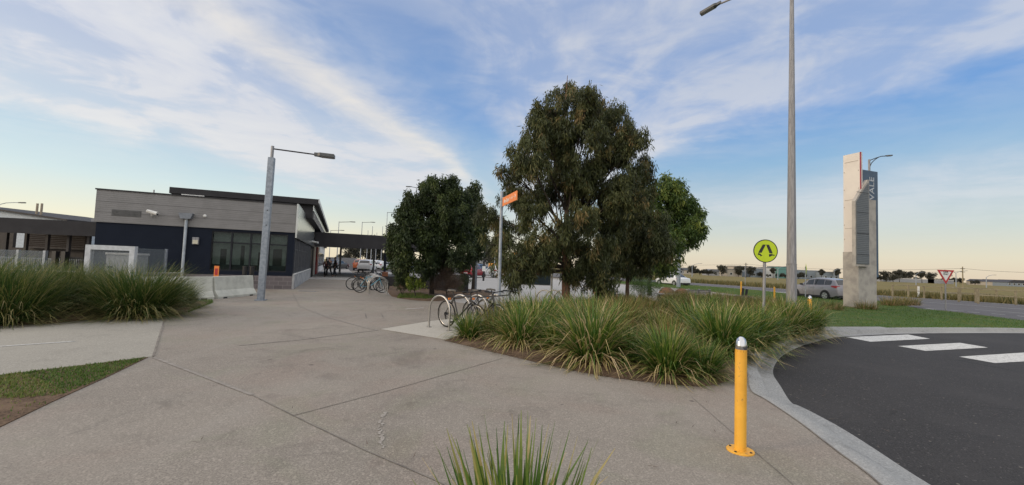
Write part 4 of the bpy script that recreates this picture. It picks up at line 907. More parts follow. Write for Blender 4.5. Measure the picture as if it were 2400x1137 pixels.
bk_k = mat('bike_black', (.014, .014, .016), .35, .1, coat=.4); bk_b = mat('bike_blue', (.10, .34, .47), .35, coat=.4); bk_g = mat('bike_grey', (.10, .10, .11), .4, .3)
ba = math.atan2(-.72, .70)
bike = make_bike('black bicycle leftmost at the near hoops, its rear wheel clear of the grass', bk_k); bike.location = (-1.16, 10.42, .006); bike.rotation_euler = (R(3), 0, ba+.08)
bike['group'] = 'bicycles at the hoops'
dup(bike, (-.64, 10.62, .006), ba-.02, 'black bicycle in the middle at the near hoops, behind a green clump'); dup(bike, (-.27, 11.25, .006), ba+.1, 'black bicycle rightmost at the near hoops, handlebar beside the orange sign post')
bike2 = make_bike('light blue bicycle at the front of the walkway row', bk_b); q = F0+AA*1.0+BB*-.25; bike2.location = q; bike2.rotation_euler = (0, R(0), TH); bike2['group'] = 'bicycles at the walkway row'
dup(bike, F0+AA*2.1+BB*-.30, TH+.08, 'dark bicycle right behind the light blue one', 'bicycles at the walkway row'); dup(bike, F0+AA*3.0+BB*-.55, TH-.05, 'dark bicycle jutting left, third from the front of the walkway row', 'bicycles at the walkway row')
bike3 = make_bike('grey bicycle with a brown basket in the walkway row', bk_g, basket=True); bike3.location = F0+AA*3.7+BB*.05; bike3.rotation_euler = (0, 0, TH+.03); bike3['group'] = 'bicycles at the walkway row'

# ---------------------------------------------------------------- cars
def car_sections(kind):
    # (x, half width factor, top z, belt z) from the nose back; length normalised later
    if kind == 'suv':
        L, W, cab = 4.6, 1.84, (.92, -2.12)
        st_ = [(2.30, .70, .72, .70), (2.22, .86, .88, .86), (1.95, .96, 1.00, .98), (1.35, 1, 1.06, 1.03), (.98, 1, 1.10, 1.05), (.60, 1, 1.36, 1.06), (.22, 1, 1.57, 1.07), (-.4, 1, 1.67, 1.08), (-1.1, 1, 1.66, 1.10), (-1.7, 1, 1.60, 1.13), (-1.95, .98, 1.54, 1.14), (-2.18, .95, 1.20, 1.12), (-2.27, .90, .95, .93), (-2.30, .84, .72, .70)]
        return L, W, st_, (4, 11), (7, 4), 1.38, -1.32, .36
    if kind == 'sedan':
        L, W = 4.5, 1.76
        st_ = [(2.25, .68, .60, .58), (2.15, .86, .74, .72), (1.85, .96, .86, .84), (1.25, 1, .94, .91), (.95, 1, .97, .92), (.50, 1, 1.24, .93), (.10, 1, 1.41, .94), (-.35, 1, 1.46, .95), (-.85, 1, 1.43, .96), (-1.25, 1, 1.28, .97), (-1.62, 1, 1.06, .98), (-2.0, .97, 1.01, .98), (-2.18, .90, .92, .90), (-2.25, .82, .62, .60)]
        return L, W, st_, (4, 10), (7, 4), 1.36, -1.32, .32
    L, W = 4.1, 1.74
    st_ = [(2.05, .68, .62, .60), (1.96, .86, .78, .76), (1.70, .96, .90, .88), (1.15, 1, .98, .95), (.92, 1, 1.01, .96), (.52, 1, 1.28, .97), (.15, 1, 1.44, .98), (-.4, 1, 1.50, .99), (-.95, 1, 1.48, 1.0), (-1.45, .99, 1.40, 1.02), (-1.70, .97, 1.30, 1.03), (-1.93, .93, 1.04, 1.0), (-2.02, .88, .84, .82), (-2.05, .82, .62, .60)]
    return L, W, st_, (4, 11), (7, 4), 1.26, -1.26, .31
def make_car(name, kind, paint, label, cat='car', group=None, detail=True, brake=False):
    o = thing(name, label, cat, (0, 0, 0), 0, group)
    L, W, sts, (c0, c1), _, xf, xr, wr = car_sections(kind); hw0 = W/2; vs = []; fs = []; K = 9
    def prof(x, k_, top, belt):
        hw = hw0*k_; zb = .24 if abs(x) < L/2-.12 else .34
        cabin = top-belt > .08; rw = hw*(.78 if cabin else .86); rz = top-.05 if cabin else top-.02
        return [(hw*.80, zb), (hw*.965, zb+.06), (hw, (zb+belt)*.5), (hw*.985, belt-.10), (hw*.945, belt), (rw+(hw*.02), rz), (rw*.90, top-.012), (rw*.5, top+.012), (0, top+.018)]
    prs = [prof(*s_) for s_ in sts]
    for (x, *_r), pr in zip(sts, prs):
        for y, z in pr: vs.append((x, y, z))
        for y, z in pr[:-1][::-1]: vs.append((x, -y, z))
    n = 2*K-1
    for i in range(len(sts)-1):
        for j in range(n-1): fs.append((i*n+j, i*n+j+1, (i+1)*n+j+1, (i+1)*n+j))
        fs.append((i*n+n-1, i*n, (i+1)*n, (i+1)*n+n-1))
    fs += [tuple(range(n))[::-1], tuple(range((len(sts)-1)*n, len(sts)*n))]
    MB().add(vs, fs).build('body', paint, o, smooth=True, ang=32)
    def side(i, t, s_, off=.008):
        a_, b_ = prs[i][4], prs[i][5]; y = a_[0]+(b_[0]-a_[0])*t+off; z = a_[1]+(b_[1]-a_[1])*t
        return Vector((sts[i][0], s_*y, z))
    def lerpside(x, t, s_):
        for i in range(len(sts)-1):
            if sts[i][0] >= x >= sts[i+1][0]:
                k_ = (sts[i][0]-x)/(sts[i][0]-sts[i+1][0]); return side(i, t, s_).lerp(side(i+1, t, s_), k_)
    x0, x1 = sts[c0][0], sts[c1][0]
    if kind == 'sedan': spans = [(.52, -.28, .0, .86), (-.34, -1.12, .0, .86)]
    elif kind == 'suv': spans = [(.62, -.28, .0, .88), (-.34, -1.18, .0, .88), (-1.24, -1.78, .2, .86)]
    else: spans = [(.52, -.25, .0, .88), (-.31, -1.18, .0, .88)]
    for a_, b_, t0, t1 in spans:
        for s_ in (-1, 1):
            wv_ = []; nn_ = 6
            for k_ in range(nn_+1):
                x = a_+(b_-a_)*k_/nn_; wv_.append(lerpside(x, .10+t0*(k_ == nn_)*1, s_)); wv_.append(lerpside(x, t1, s_))
            MB().add(wv_, [(2*k_, 2*k_+1, 2*k_+3, 2*k_+2) for k_ in range(nn_)]).build('side_window', carglass, o, smooth=True)
    def glass(i0, i1, name):
        g = []; m_ = 7; ii = (i0, (i0+i1)//2, i1) if i1-i0 > 1 else (i0, i1)
        for i in ii:
            x, k_, top, belt = sts[i]; pr = prs[i]
            hwid = pr[6][0]*.97
            for j in range(m_):
                y = -hwid+2*hwid*j/(m_-1); f = abs(y)/max(pr[8][0]+pr[6][0], .01)
                z = pr[8][1]+(pr[6][1]-pr[8][1])*f**1.5
                g.append((x+(.012 if name == 'windscreen' else -.012), y, z+.012))
        MB().add(g, [(a_*m_+j, a_*m_+j+1, (a_+1)*m_+j+1, (a_+1)*m_+j) for a_ in range(len(ii)-1) for j in range(m_-1)]).build(name, carglass, o, smooth=True)
    glass(4, 6, 'windscreen')
    glass(*((8, 10) if kind == 'sedan' else (10, 11)), 'rear_window')
    for x in (xf, xr):
        for s_ in (-1, 1):
            yy = hw0*s_
            MB().tube([(x, yy-s_*.10, wr+.01), (x, yy+s_*.006, wr+.01)], wr+.055, 22).build('wheel_arch', black, o)
            wh = MB().tube([(x, yy-s_*.08, wr), (x, yy+s_*.014, wr), (x, yy+s_*.020, wr)], [wr, wr, wr-.02], 24).build('wheel', rubber, o, smooth=True)
            rm = MB().tube([(x, yy+s_*.020, wr), (x, yy+s_*.026, wr)], wr*.64, 20); 
            rm.build('rim', mat('alloy', (.50, .50, .50), .35, .7), wh)
            sk = MB()
            for k_ in range(5):
                t = 2*math.pi*(k_+.5)/5; c_, d_ = math.cos(t), math.sin(t); p_ = Vector((x+c_*wr*.40, yy+s_*.029, wr+d_*wr*.40)); u_ = Vector((c_, 0, d_))*wr*.15; v_ = Vector((-d_, 0, c_))*wr*.11
                sk.add([p_-u_-v_*.5, p_+u_-v_, p_+u_+v_, p_-u_+v_*.5], [(0, 1, 2, 3)])
            sk.build('rim_gap', black, wh)
    tl = mat('tail_light_lit', (.8, .03, .02), .3) if False else redp
    zt_ = sts[-4][3]-.10 if kind == 'sedan' else sts[-4][3]-.08
    xt = sts[-3][0]
    for s_ in (-1, 1):
        b = MB(); hwr = hw0*sts[-3][1]
        b.extr([(xt-.02, zt_-.10), (xt+.36, zt_-.02), (xt+.36, zt_+.05), (xt-.02, zt_+.07)], 1, s_*(hwr-.02), s_*(hw0*sts[-4][1]+.006))
        b.box(xt-.04, xt+.02, min(s_*(hwr-.34), s_*hwr), max(s_*(hwr-.34), s_*hwr), zt_-.10, zt_+.06); b.build('tail_light', tl, o)
        b = MB(); xn = sts[1][0]; b.extr([(xn+.03, sts[1][2]-.16), (xn-.32, sts[1][2]-.06), (xn-.30, sts[1][2]+.0), (xn+.03, sts[1][2]-.06)], 1, s_*(hw0*.45), s_*(hw0*.93)); b.build('headlight', mat('headlight_glass', (.55, .57, .58), .15), o)
        MB().box(.60, .76, min(s_*(hw0+.01), s_*(hw0+.17)), max(s_*(hw0+.01), s_*(hw0+.17)), sts[5][3]+.0, sts[5][3]+.13).build('mirror', paint if kind != 'suv' else black, o, bevel=.02)
        for x in (-.12, -1.0): MB().box(x-.10, x+.08, min(s_*hw0*.99, s_*(hw0+.022)), max(s_*hw0*.99, s_*(hw0+.022)), sts[6][3]-.15, sts[6][3]-.12).build('door_handle', paint, o)
        if detail:
            for x in (.62, -.31, -1.16):
                MB().add([(x, s_*(hw0+.004), .36), (x-.012, s_*(hw0+.004), .36), (x-.012, s_*(hw0*.985+.004), sts[6][3]-.06), (x, s_*(hw0*.985+.004), sts[6][3]-.06)], [(0, 1, 2, 3)]).build('door_seam', black, o)
    MB().box(-L/2-.012, -L/2+.2, -hw0*.78, hw0*.78, .26, .44).build('bumper_trim', black, o); MB().box(L/2-.2, L/2+.012, -hw0*.66, hw0*.66, .26, .42).build('bumper_trim', black, o)
    b = MB(); b.box(xr+wr+.06, xf-wr-.06, -hw0-.008, hw0+.008, .22, .36 if kind == 'suv' else .29); b.build('sill_trim', black, o)
    MB().box(-L/2-.022, -L/2-.0125, -.26, .26, .50 if kind != 'sedan' else .58, .60 if kind != 'sedan' else .68).build('number_plate', white, o)
    return o
def paint(n, c, metal=.0): return mat(n, c, .3, metal, tuple(x*.93 for x in c), 2, .3, coat=.5)
pw_, ps_, pr_, pb_, pg_, po_, pk_ = paint('car_white', (.66, .67, .68)), paint('car_silver', (.25, .238, .26), .1), paint('car_red', (.26, .02, .03)), paint('car_blue', (.05, .09, .17)), paint('car_grey', (.12, .125, .13), .4), paint('car_orange', (.42, .10, .025)), paint('car_black', (.02, .02, .022))
def place(o, px, Y, az, z=0): o.location = V(px, Y, z); o.rotation_euler = (0, 0, az); return o
RD = TH+R(90)                      # heading away along the road
suv = place(make_car('suv', 'suv', ps_, 'silver SUV driving away behind the concrete pylon sign', 'car'), 1922, 33.2, RD-R(13), -.13)
sed = place(make_car('sedan', 'sedan', pw_, 'white sedan driving away along the main road right of the trees', 'car'), 1576, 52.5, RD-R(3), -.13)
rav = place(make_car('suv', 'suv', pw_, 'white SUV seen from behind at the end of the walkway', 'car', 'cars in the drop-off lane'), 861, 58, R(97), .02)
ora = place(make_car('suv', 'suv', po_, 'orange-red car just left of the white SUV beyond the canopy', 'car', 'cars in the drop-off lane'), 848, 66, R(97), .02)
hat_w = make_car('hatchback', 'hatch', pw_, 'white hatchback parked beside the slim sign post between the trees', 'car', 'cars parked in the station car park')
place(hat_w, 1158, 55, R(125)); hat_w.rotation_euler = (0, 0, R(118))
red = place(make_car('hatchback', 'hatch', pr_, 'dark red hatchback parked behind the grey lamp post', 'car', 'cars parked in the station car park'), 1108, 52, R(70))
blu = place(make_car('suv', 'suv', pb_, 'dark blue SUV seen through the foliage of the leafy tree', 'car', 'cars parked in the station car park'), 989, 62, R(75))
gry = make_car('sedan', 'sedan', pg_, 'grey sedan parked far off behind the leafy tree', 'car', 'cars parked in the station car park'); place(gry, 1052, 70, R(80))
# parked rows seen under the canopy and between the trees
park = [(hat_w, 902, 72, 'white hatchback parked right of the orange car, behind yellow shrubs'), (rav, 888, 80, 'white SUV parked beyond the orange car'), (gry, 872, 92, 'grey sedan parked beyond the white SUV'),
        (hat_w, 932, 84, 'white hatchback parked right of the canopy post'), (blu, 945, 92, 'blue SUV parked far right of the canopy post'), (hat_w, 806, 84, 'white hatchback far off, left of the grey hoarding'), (rav, 815, 98, 'white SUV far off, above the grey hoarding'),
        (gry, 792, 70, 'grey sedan parked by the white shop wing'), (hat_w, 790, 92, 'white hatchback parked farthest along the shop wing'), (rav, 1022, 84, 'white SUV parked far behind the leafy tree trunk'), (hat_w, 968, 92, 'white hatchback far off through the leafy tree'),
        (rav, 1090, 76, 'white SUV parked behind the dark red hatchback'), (rav, 1172, 80, 'white SUV parked beyond the white hatchback'), (gry, 916, 100, 'grey sedan in the farthest parked row'), (blu, 1128, 88, 'blue SUV in the far row behind the slim sign post')]
for src, px, Y, lb in park: dup(src, V(px, Y)+Vector((0, 0, .02)), R(random.uniform(60, 105)), lb, 'cars parked in the station car park')

# ---------------------------------------------------------------- people
def skinned(name, verts, edges, radii, m, parent, root=0, sub=1):
    me = bpy.data.meshes.new(name); me.from_pydata([tuple(v_) for v_ in verts], edges, []); o = bpy.data.objects.new(name, me); COL.objects.link(o)
    md = o.modifiers.new('s', 'SKIN'); sl_ = me.skin_vertices[0].data
    for i, r_ in enumerate(radii): sl_[i].radius = (r_, r_) if not isinstance(r_, tuple) else r_; sl_[i].use_root = (i == root)
    sb = o.modifiers.new('u', 'SUBSURF'); sb.levels = sub; sb.render_levels = sub
    dg = bpy.context.evaluated_depsgraph_get(); dg.update(); nm = bpy.data.meshes.new_from_object(o.evaluated_get(dg)); bpy.data.objects.remove(o)
    nm.name = name; nm.materials.clear(); nm.materials.append(m); nm.polygons.foreach_set('use_smooth', [True]*len(nm.polygons))
    p = bpy.data.objects.new(name, nm); COL.objects.link(p); p.parent = parent; return p
def make_person(label, loc, rz, top, leg, stride=.0, swing=.2, h=1.72, coat=False):
    o = thing('person', label, 'person', loc, rz, 'people by the walkway'); k = h/1.72
    j = {'pel': (0, 0, .95), 'wai': (0, 0, 1.10), 'che': (.01, 0, 1.32), 'nek': (.01, 0, 1.47), 'hed': (.03, 0, 1.56), 'crn': (.03, 0, 1.66)}
    for s_, n in ((1, 'l'), (-1, 'r')):
        f = stride*s_
        j['hip'+n] = (0, s_*.09, .90); j['kne'+n] = (f*.5+.03, s_*.10, .50-.02*abs(f)); j['ank'+n] = (f-(.10 if f < 0 else 0), s_*.10, .085+(.06 if f < -.1 else 0)); j['toe'+n] = (f+.15-(.10 if f < 0 else 0), s_*.12, .035+(.02 if f < -.1 else 0))
        a = -swing*s_
        j['sho'+n] = (0, s_*.19, 1.40); j['elb'+n] = (a*.45-.03, s_*.25, 1.13); j['wri'+n] = (a+.06, s_*.25, .89); j['pal'+n] = (a+.08, s_*.25, .82)
        for q_ in range(4): j[f'f{q_}{n}'] = (a+.05+.022*q_, s_*.25, .775); j[f'g{q_}{n}'] = (a+.06+.022*q_, s_*(.24), .735+.006*abs(q_-1.5))
        j['th'+n] = (a+.125, s_*.24, .80)
    names = list(j); idx = {n: i for i, n in enumerate(names)}; V_ = [Vector(j[n])*k for n in names]
    E = [('pel', 'wai'), ('wai', 'che'), ('che', 'nek'), ('nek', 'hed'), ('hed', 'crn')]
    for n in 'lr':
        E += [('pel', 'hip'+n), ('hip'+n, 'kne'+n), ('kne'+n, 'ank'+n), ('ank'+n, 'toe'+n), ('che', 'sho'+n), ('sho'+n, 'elb'+n), ('elb'+n, 'wri'+n), ('wri'+n, 'pal'+n), ('pal'+n, 'th'+n)]
        for q_ in range(4): E += [('pal'+n, f'f{q_}{n}'), (f'f{q_}{n}', f'g{q_}{n}')]
    rad = {'pel': (.15, .11), 'wai': (.14, .10), 'che': (.16, .11), 'nek': .052, 'hed': (.072, .085), 'crn': (.062, .075), 'hip': .088, 'kne': .06, 'ank': .042, 'toe': .038, 'sho': .058, 'elb': .042, 'wri': .029, 'pal': .034, 'th': .010}
    def rr(n, f=1.0):
        r_ = rad.get(n) or rad.get(n[:-1]) or .0085
        return tuple(x*k*f for x in r_) if isinstance(r_, tuple) else r_*k*f
    skinned('body', V_, [(idx[a], idx[b]) for a, b in E], [rr(n) for n in names], skin_m, o, idx['pel'])
    def sub(nm, ns, es, m, f):
        ii = {n: i for i, n in enumerate(ns)}; skinned(nm, [Vector(j[n])*k for n in ns], [(ii[a], ii[b]) for a, b in es], [rr(n, f) for n in ns], m, o, 0)
    ns = ['pel', 'wai', 'che', 'shol', 'elbl', 'wril', 'shor', 'elbr', 'wrir']; es = [('pel', 'wai'), ('wai', 'che'), ('che', 'shol'), ('shol', 'elbl'), ('elbl', 'wril'), ('che', 'shor'), ('shor', 'elbr'), ('elbr', 'wrir')]
    sub('jacket', ns, es, top, 1.28)
    ns = ['pel', 'hipl', 'knel', 'ankl', 'hipr', 'kner', 'ankr']; es = [('pel', 'hipl'), ('hipl', 'knel'), ('knel', 'ankl'), ('pel', 'hipr'), ('hipr', 'kner'), ('kner', 'ankr')]
    sub('trousers', ns, es, leg, 1.22)
    for n in 'lr': sub('shoe', ['ank'+n, 'toe'+n], [('ank'+n, 'toe'+n)], black, 1.15)
    hc = Vector((.015, 0, 1.645))*k; MB().ball(hc, .098*k, (1.0, .86, .9), 12, 8).build('hair', hair_m, o, smooth=True)
    b = MB()
    for s_ in (-1, 1): b.ball(Vector((.108, s_*.032, 1.60))*k, .009, n=6, m=4)
    b.build('eyes', black, o); MB().ball(Vector((.118, 0, 1.57))*k, .014, (1, .7, 1.2), 6, 5).build('nose', skin_m, o); MB().box(.096*k, .106*k, -.022, .022, 1.528*k, 1.535*k).build('mouth', cloth_r, o)
    return o
make_person('person in dark clothes walking left past the station door', V(770, 37.5), R(150), cloth_k, cloth_k, .32, .25)
make_person('person in a long black jacket standing behind the walking one', V(784, 39.5), R(200), cloth_k, cloth_n, .05, .06, 1.80)
make_person('person in a maroon top waiting close to the station door', V(763, 39.5), R(-60), cloth_r, cloth_k, .06, .08, 1.62)
make_person('person in black standing alone beside the canopy post', V(921, 50), R(-90), cloth_k, cloth_k, .04, .05, 1.78)

# ---------------------------------------------------------------- grasses
def blades(n, r0, L, Lv, w, spread, droop, seed, dry=.12, wind=(0, 0), segs=4):
    g = np.random.default_rng(seed); ph = g.uniform(0, 2*np.pi, n); rr = r0*np.sqrt(g.uniform(0, 1, n))
    bx_, by_ = rr*np.cos(ph), rr*np.sin(ph); az = ph+g.normal(0, .55, n)
    inc = np.abs(g.normal(0, 1, n))*spread*.62+.10*rr/r0; inc = np.minimum(inc, 1.32); le = L*(1+g.uniform(-Lv, Lv*.35, n)); isdry = g.uniform(0, 1, n) < (dry+dry*2.2*(inc > .85))
    dr = droop*(.35+inc*.75)*g.uniform(.5, 1.45, n)+isdry*.25
    V_ = np.zeros((n, segs+1, 2, 3)); tw = az+np.pi/2+g.normal(0, .5, n)
    x, y, z = bx_.copy(), by_.copy(), np.zeros(n); a = inc.copy(); st = le/segs
    for s_ in range(segs+1):
        t = s_/segs; ww = w*g.uniform(.85, 1.15, n)*(1-.93*t**1.8)*(.75 if s_ == 0 else 1)
        ox, oy = np.cos(tw)*ww/2, np.sin(tw)*ww/2
        V_[:, s_, 0] = np.stack([x-ox, y-oy, z], 1); V_[:, s_, 1] = np.stack([x+ox, y+oy, z], 1)
        x = x+np.sin(a)*np.cos(az)*st+wind[0]*st*t; y = y+np.sin(a)*np.sin(az)*st+wind[1]*st*t; z = np.maximum(z+np.cos(a)*st, .012); a = np.minimum(a+dr*(.4+t)*1.3/segs*2, 2.5)
    idx = np.arange(n*(segs+1)*2).reshape(n, segs+1, 2)
    F = np.stack([idx[:, :-1, 0], idx[:, :-1, 1], idx[:, 1:, 1], idx[:, 1:, 0]], -1).reshape(-1, 4)
    base = np.where(isdry, g.uniform(.72, 1, n), np.clip(g.normal(.27, .22, n), .0, .72))
    tint = base[:, None]+np.where(isdry, 0, 1)[:, None]*np.array([-.10, 0, .05, .20*1])[None, :segs]*g.uniform(.2, 1.5, (n, 1))
    return V_.reshape(-1, 3), F, tint.reshape(-1)
def clump(name, m, label, cat, group, n, r0, L, w, spread, droop, seed, dry=.12, wind=(0, 0), Lv=.45):
    v_, f, t = blades(n, r0, L, Lv, w, spread, droop, seed, dry, wind)
    o = raw(name, v_, f, m, None, t); return tag(o, label, cat, group)
bedg = 'strappy clumps along the front of the garden bed'
protoA = clump('strappy_clump', grass_g, 'green strappy clump at the left tip of the garden bed beside the pale pad', 'grass clump', bedg, 720, .16, .84, .025, .95, .8, 11, .10)
protoB = clump('strappy_clump', grass_g, 'x', 'grass clump', bedg, 950, .22, 1.05, .026, 1.15, 1.0, 12, .24)
protoC = clump('strappy_clump', grass_g, 'x', 'grass clump', bedg, 900, .20, 1.02, .027, 1.1, .9, 13, .14)
def setp(o, px, py, s_=1.0, rz=0, label=None):
    o.location = P(px, py); o.rotation_euler = (0, 0, rz); o.scale = (s_,)*3
    if label: o['label'] = label
    return o
setp(protoA, 1098, 795, .74, .3)
setp(protoB, 1385, 848, 1.12, .8, 'largest strappy clump at the front of the bed, with dry straw blades at its foot')
setp(protoC, 1690, 836, 1.12, 1.9, 'tall deep green clump behind the near yellow bollard')
for src, px, py, s_, rz, lb in ((protoB, 1218, 812, .90, 2.0, 'spreading green clump right of the orange sign post'), (protoC, 1565, 880, .84, 3.3, 'low sprawling clump at the front corner of the bed, left of the yellow bollard'),
        (protoA, 1300, 822, .85, 4.1, 'green clump tucked between the spreading one and the largest one'), (protoC, 1766, 815, 1.05, .6, 'green clump hanging over the kerb right of the yellow bollard'), (protoB, 1838, 790, 1.05, 4.6, 'big clump overhanging the road edge left of the far kerb'),
        (protoA, 1478, 850, .8, 1.1, 'small green clump between the largest clump and the low sprawling one'), (protoC, 1650, 882, .62, 5.0, 'small clump at the foot of the tall deep green clump'), (protoA, 1802, 802, .95, 2.6, 'clump spilling over the kerb between the two big overhanging ones'), (protoC, 1893, 782, .95, 3.9, 'last clump at the far right tip of the bed, over the kerb')):
    dup(src, P(px, py), rz, lb, bedg, s_)
yc = clump('strappy_clump', leafmat('yellow_strap', [(0, (.09, .12, .025)), (.4, (.20, .19, .04)), (.7, (.34, .25, .09)), (1, (.45, .34, .18))], .3), 'yellowing clump with upright blades in the middle of the bed front', 'grass clump', bedg, 420, .14, .70, .022, .8, .5, 21, .3); setp(yc, 1572, 815, 1.0)
yc2 = dup(yc, P(1885, 772), 1.0, 'yellow-green clump at the right end of the bed near the far bollard', bedg, (1.45, 1.45, 1.3)); dup(yc, P(1840, 752), 2.2, 'yellow clump growing round the foot of the tall pole', bedg, 1.25)
# tussocks filling the bed
tg = 'brownish tussocks filling the garden bed'
T1 = clump('tussock', grass_b, 'brownish green tussock in the crowd filling the middle of the garden bed', 'grass clump', tg, 520, .32, .76, .021, 1.05, .8, 31, .16)
T2 = clump('tussock', grass_b, T1['label'], 'grass clump', tg, 540, .34, .80, .020, 1.15, .9, 32, .26); T3 = clump('tussock', grass_g, T1['label'], 'grass clump', tg, 520, .26, .84, .027, 1.05, .85, 33, .17)
def inside(p, pl):
    c = False; n = len(pl)
    for i in range(n):
        a, b = pl[i], pl[(i+1) % n]
        if (a.y > p.y) != (b.y > p.y) and p.x < (b.x-a.x)*(p.y-a.y)/(b.y-a.y)+a.x: c = not c
    return c
front = [o.location.copy() for o in bpy.data.objects if o.get('group') == bedg]
rt = random.Random(4); spots = []
y = 7.2
while y < 23.3:
    x = -1.0
    while x < 14:
        p = Vector((x+rt.uniform(-.28, .28), y+rt.uniform(-.28, .28), 0)); x += .92
        dmin = min((p-f).length for f in front)
        c_ = Vector((5, 12.5, 0)); pin = p+(p-c_).normalized()*.32
        if inside(pin, bedpts) and dmin > (.72 if p.y < 9.5 else .55): spots.append(p)
    y += .86
for i, p in enumerate(spots):
    near = p.y < 10.8
    src = (T3 if rt.random() < (.8 if near else .22) else (T1 if rt.random() < .5 else T2)); s_ = rt.uniform(.72, 1.28)*(.74 if p.y > 15 else .86 if p.y > 12 else 1.0)
    if i < 3: src = (T1, T2, T3)[i]; src.location = p; src.scale = (s_,)*3
    else: dup(src, p+Vector((0, 0, .03)), rt.uniform(0, 6.28), None, None, s_)
# foreground clump
fgc = clump('strappy_clump', grass_g, 'close-up strappy clump rising from the bottom edge of the view', 'grass clump', None, 380, .16, .75, .033, .31, .28, 49, .12, Lv=.55)
fgc.location = (.08, 1.98, 0)
# plume grass on the left
pgr = 'tall plume grasses on the left'
G1 = clump('plume_grass', grass_l, 'big arching grass clump in front of the concrete barriers, right end of the left planting', 'grass clump', pgr, 3600, .55, 1.5, .0165, 1.1, .75, 51, .14, (.14, -.05)); G1.location = P(322, 741); G1.scale = (.97, .97, .92)
G1b = clump('plume_grass', grass_l, 'dark grass clump behind the gap in the left planting', 'grass clump', pgr, 3200, .55, 1.45, .0165, 1.0, .7, 52, .12, (.14, 0)); G1b.location = P(140, 736); G1b.scale = (.88, .88, .90)
dup(G1b, P(10, 757), 2.4, 'grass clump cut by the left edge of the view', pgr, .88); dup(G1, P(-90, 755), 1.0, 'grass clump almost wholly outside the left edge', pgr, 1.0)
dup(G1, V(232, 11.6), 3.8, 'grass clump rising behind the big arching one, in front of the clear enclosure', pgr, .86); dup(G1b, V(60, 10.9), .9, 'grass clump behind the left-edge one, against the screen fence', pgr, .9)
dup(G1b, P(412, 722), 4.2, 'smaller grass clump touching the barrier at the right end of the left planting', pgr, .60)
# short turf
VP = [Vector((8.6, 12.45, 0)), Vector((9.2, 13.6, 0)), P(2062, 766), P(2090, 770), P(2000, 774)]
def turf(name, pts, n, h, seed, label, tl=0.0):
    g = np.random.default_rng(seed); xs_ = [p.x for p in pts]; ys_ = [p.y for p in pts]; out = []
    while len(out) < n:
        p = Vector((g.uniform(min(xs_), max(xs_)), g.uniform(min(ys_), max(ys_)), 0))
        if inside(p, pts) and not inside(p, VP): out.append((p.x, p.y))
    q_ = np.array(out); n = len(q_); a = g.uniform(0, 6.28, n); hh = h*g.uniform(.4, 1.2, n); ln = g.uniform(.1, .9, n)*hh; wd = .004+.012*h*6*g.uniform(.5, 1, n)
    b = np.stack([q_[:, 0], q_[:, 1], np.zeros(n)+.008], 1); d = np.stack([np.cos(a)*wd, np.sin(a)*wd, np.zeros(n)], 1); t = b+np.stack([-np.sin(a)*ln, np.cos(a)*ln, hh], 1)
    v_ = np.stack([b-d, b+d, t], 1).reshape(-1, 3); f = np.arange(3*n).reshape(-1, 3)
    o = raw(name, v_, f, turf_l, None, np.clip(g.normal(.45, .25, n)+tl+.35*(np.sin(q_[:, 0]*1.9+np.sin(q_[:, 1]*2.3))*np.sin(q_[:, 1]*1.3+q_[:, 0]*.7) > .25), 0, 1)); return tag(o, label, 'grass', None, 'stuff')
wedge = [P(*q_) for q_ in ((345, 838.5), (250, 884), (150, 925), (60, 935), (0, 935))]+[P(-150, 960), P(-150, 900), P(0, 881), P(200, 857)]
turf('lawn_grass', wedge, 7500, .030, 3, 'patchy mown grass on the wedge of lawn at lower left')
turf('thin_lawn_grass', [Vector((p.x, p.y, 0)) for p in LW], 3500, .028, 4, 'sparse grass over bare soil at the left edge', .2)
turf('verge_grass', [Vector((x, y_, 0)) for x, y_ in lawnpts], 60000, .055, 5, 'short green grass on the verge by the pylon sign')
turf('tree_bed_grass', [P(930, 699), P(1000, 703), P(1022, 699), P(985, 690), P(938, 691)], 3500, .12, 6, 'bright green grass tuft at the foot of the leafy tree bed')
turf('barrier_grass', [P(440, 735), P(500, 710), P(497, 704), P(450, 708)], 1800, .07, 8, 'weedy grass strip at the barrier foot')
# leaf litter
g = np.random.default_rng(9); n = 900
def litter(name, line, n, sd, label):
    pts = [Vector(p) for p in line]; v_ = []; 
    for _ in range(n):
        i = g.integers(0, len(pts)-1); p = pts[i].lerp(pts[i+1], g.uniform()); x, y_ = p.x+g.normal(0, sd), p.y+g.normal(0, sd); a = g.uniform(0, 6.28); l_ = g.uniform(.03, .11); z_ = g.uniform(.012, .035); w2_ = .004
        c_, s_ = math.cos(a), math.sin(a); v_ += [(x-c_*l_/2+s_*w2_, y_-s_*l_/2-c_*w2_, z_), (x-c_*l_/2-s_*w2_, y_-s_*l_/2+c_*w2_, z_), (x+c_*l_/2, y_+s_*l_/2, z_+.01)]
    return tag(raw(name, np.array(v_), np.arange(3*n).reshape(-1, 3), twig, None, g.uniform(0, 1, n)), label, 'leaf litter', None, 'stuff')
litter('leaf_litter', bedpts[:8], 1500, .10, 'brown dry leaf litter along the front edge of the garden bed')
litter('kerb_litter', [(4.5, 7.7, -.09), (5.4, 9.0, -.09), (6.6, 10.3, -.09), (7.6, 11.2, -.09)], 800, .13, 'reddish dry litter in the gutter by the overhanging clumps').location.z = -.095

litter('paving_litter', [(-3.5, 3, 0), (1.5, 3.6, 0), (1.2, 6.0, 0), (-1.5, 8.2, 0), (-5, 6, 0)], 110, .9, 'scattered dry leaf bits on the near paving')
litter('road_litter', [(4.2, 5.2, 0), (6.5, 8.2, 0), (9, 10, 0), (14, 12.4, 0), (18, 13.6, 0)], 160, .55, 'dry leaf bits blown along the side road').location.z = -.118

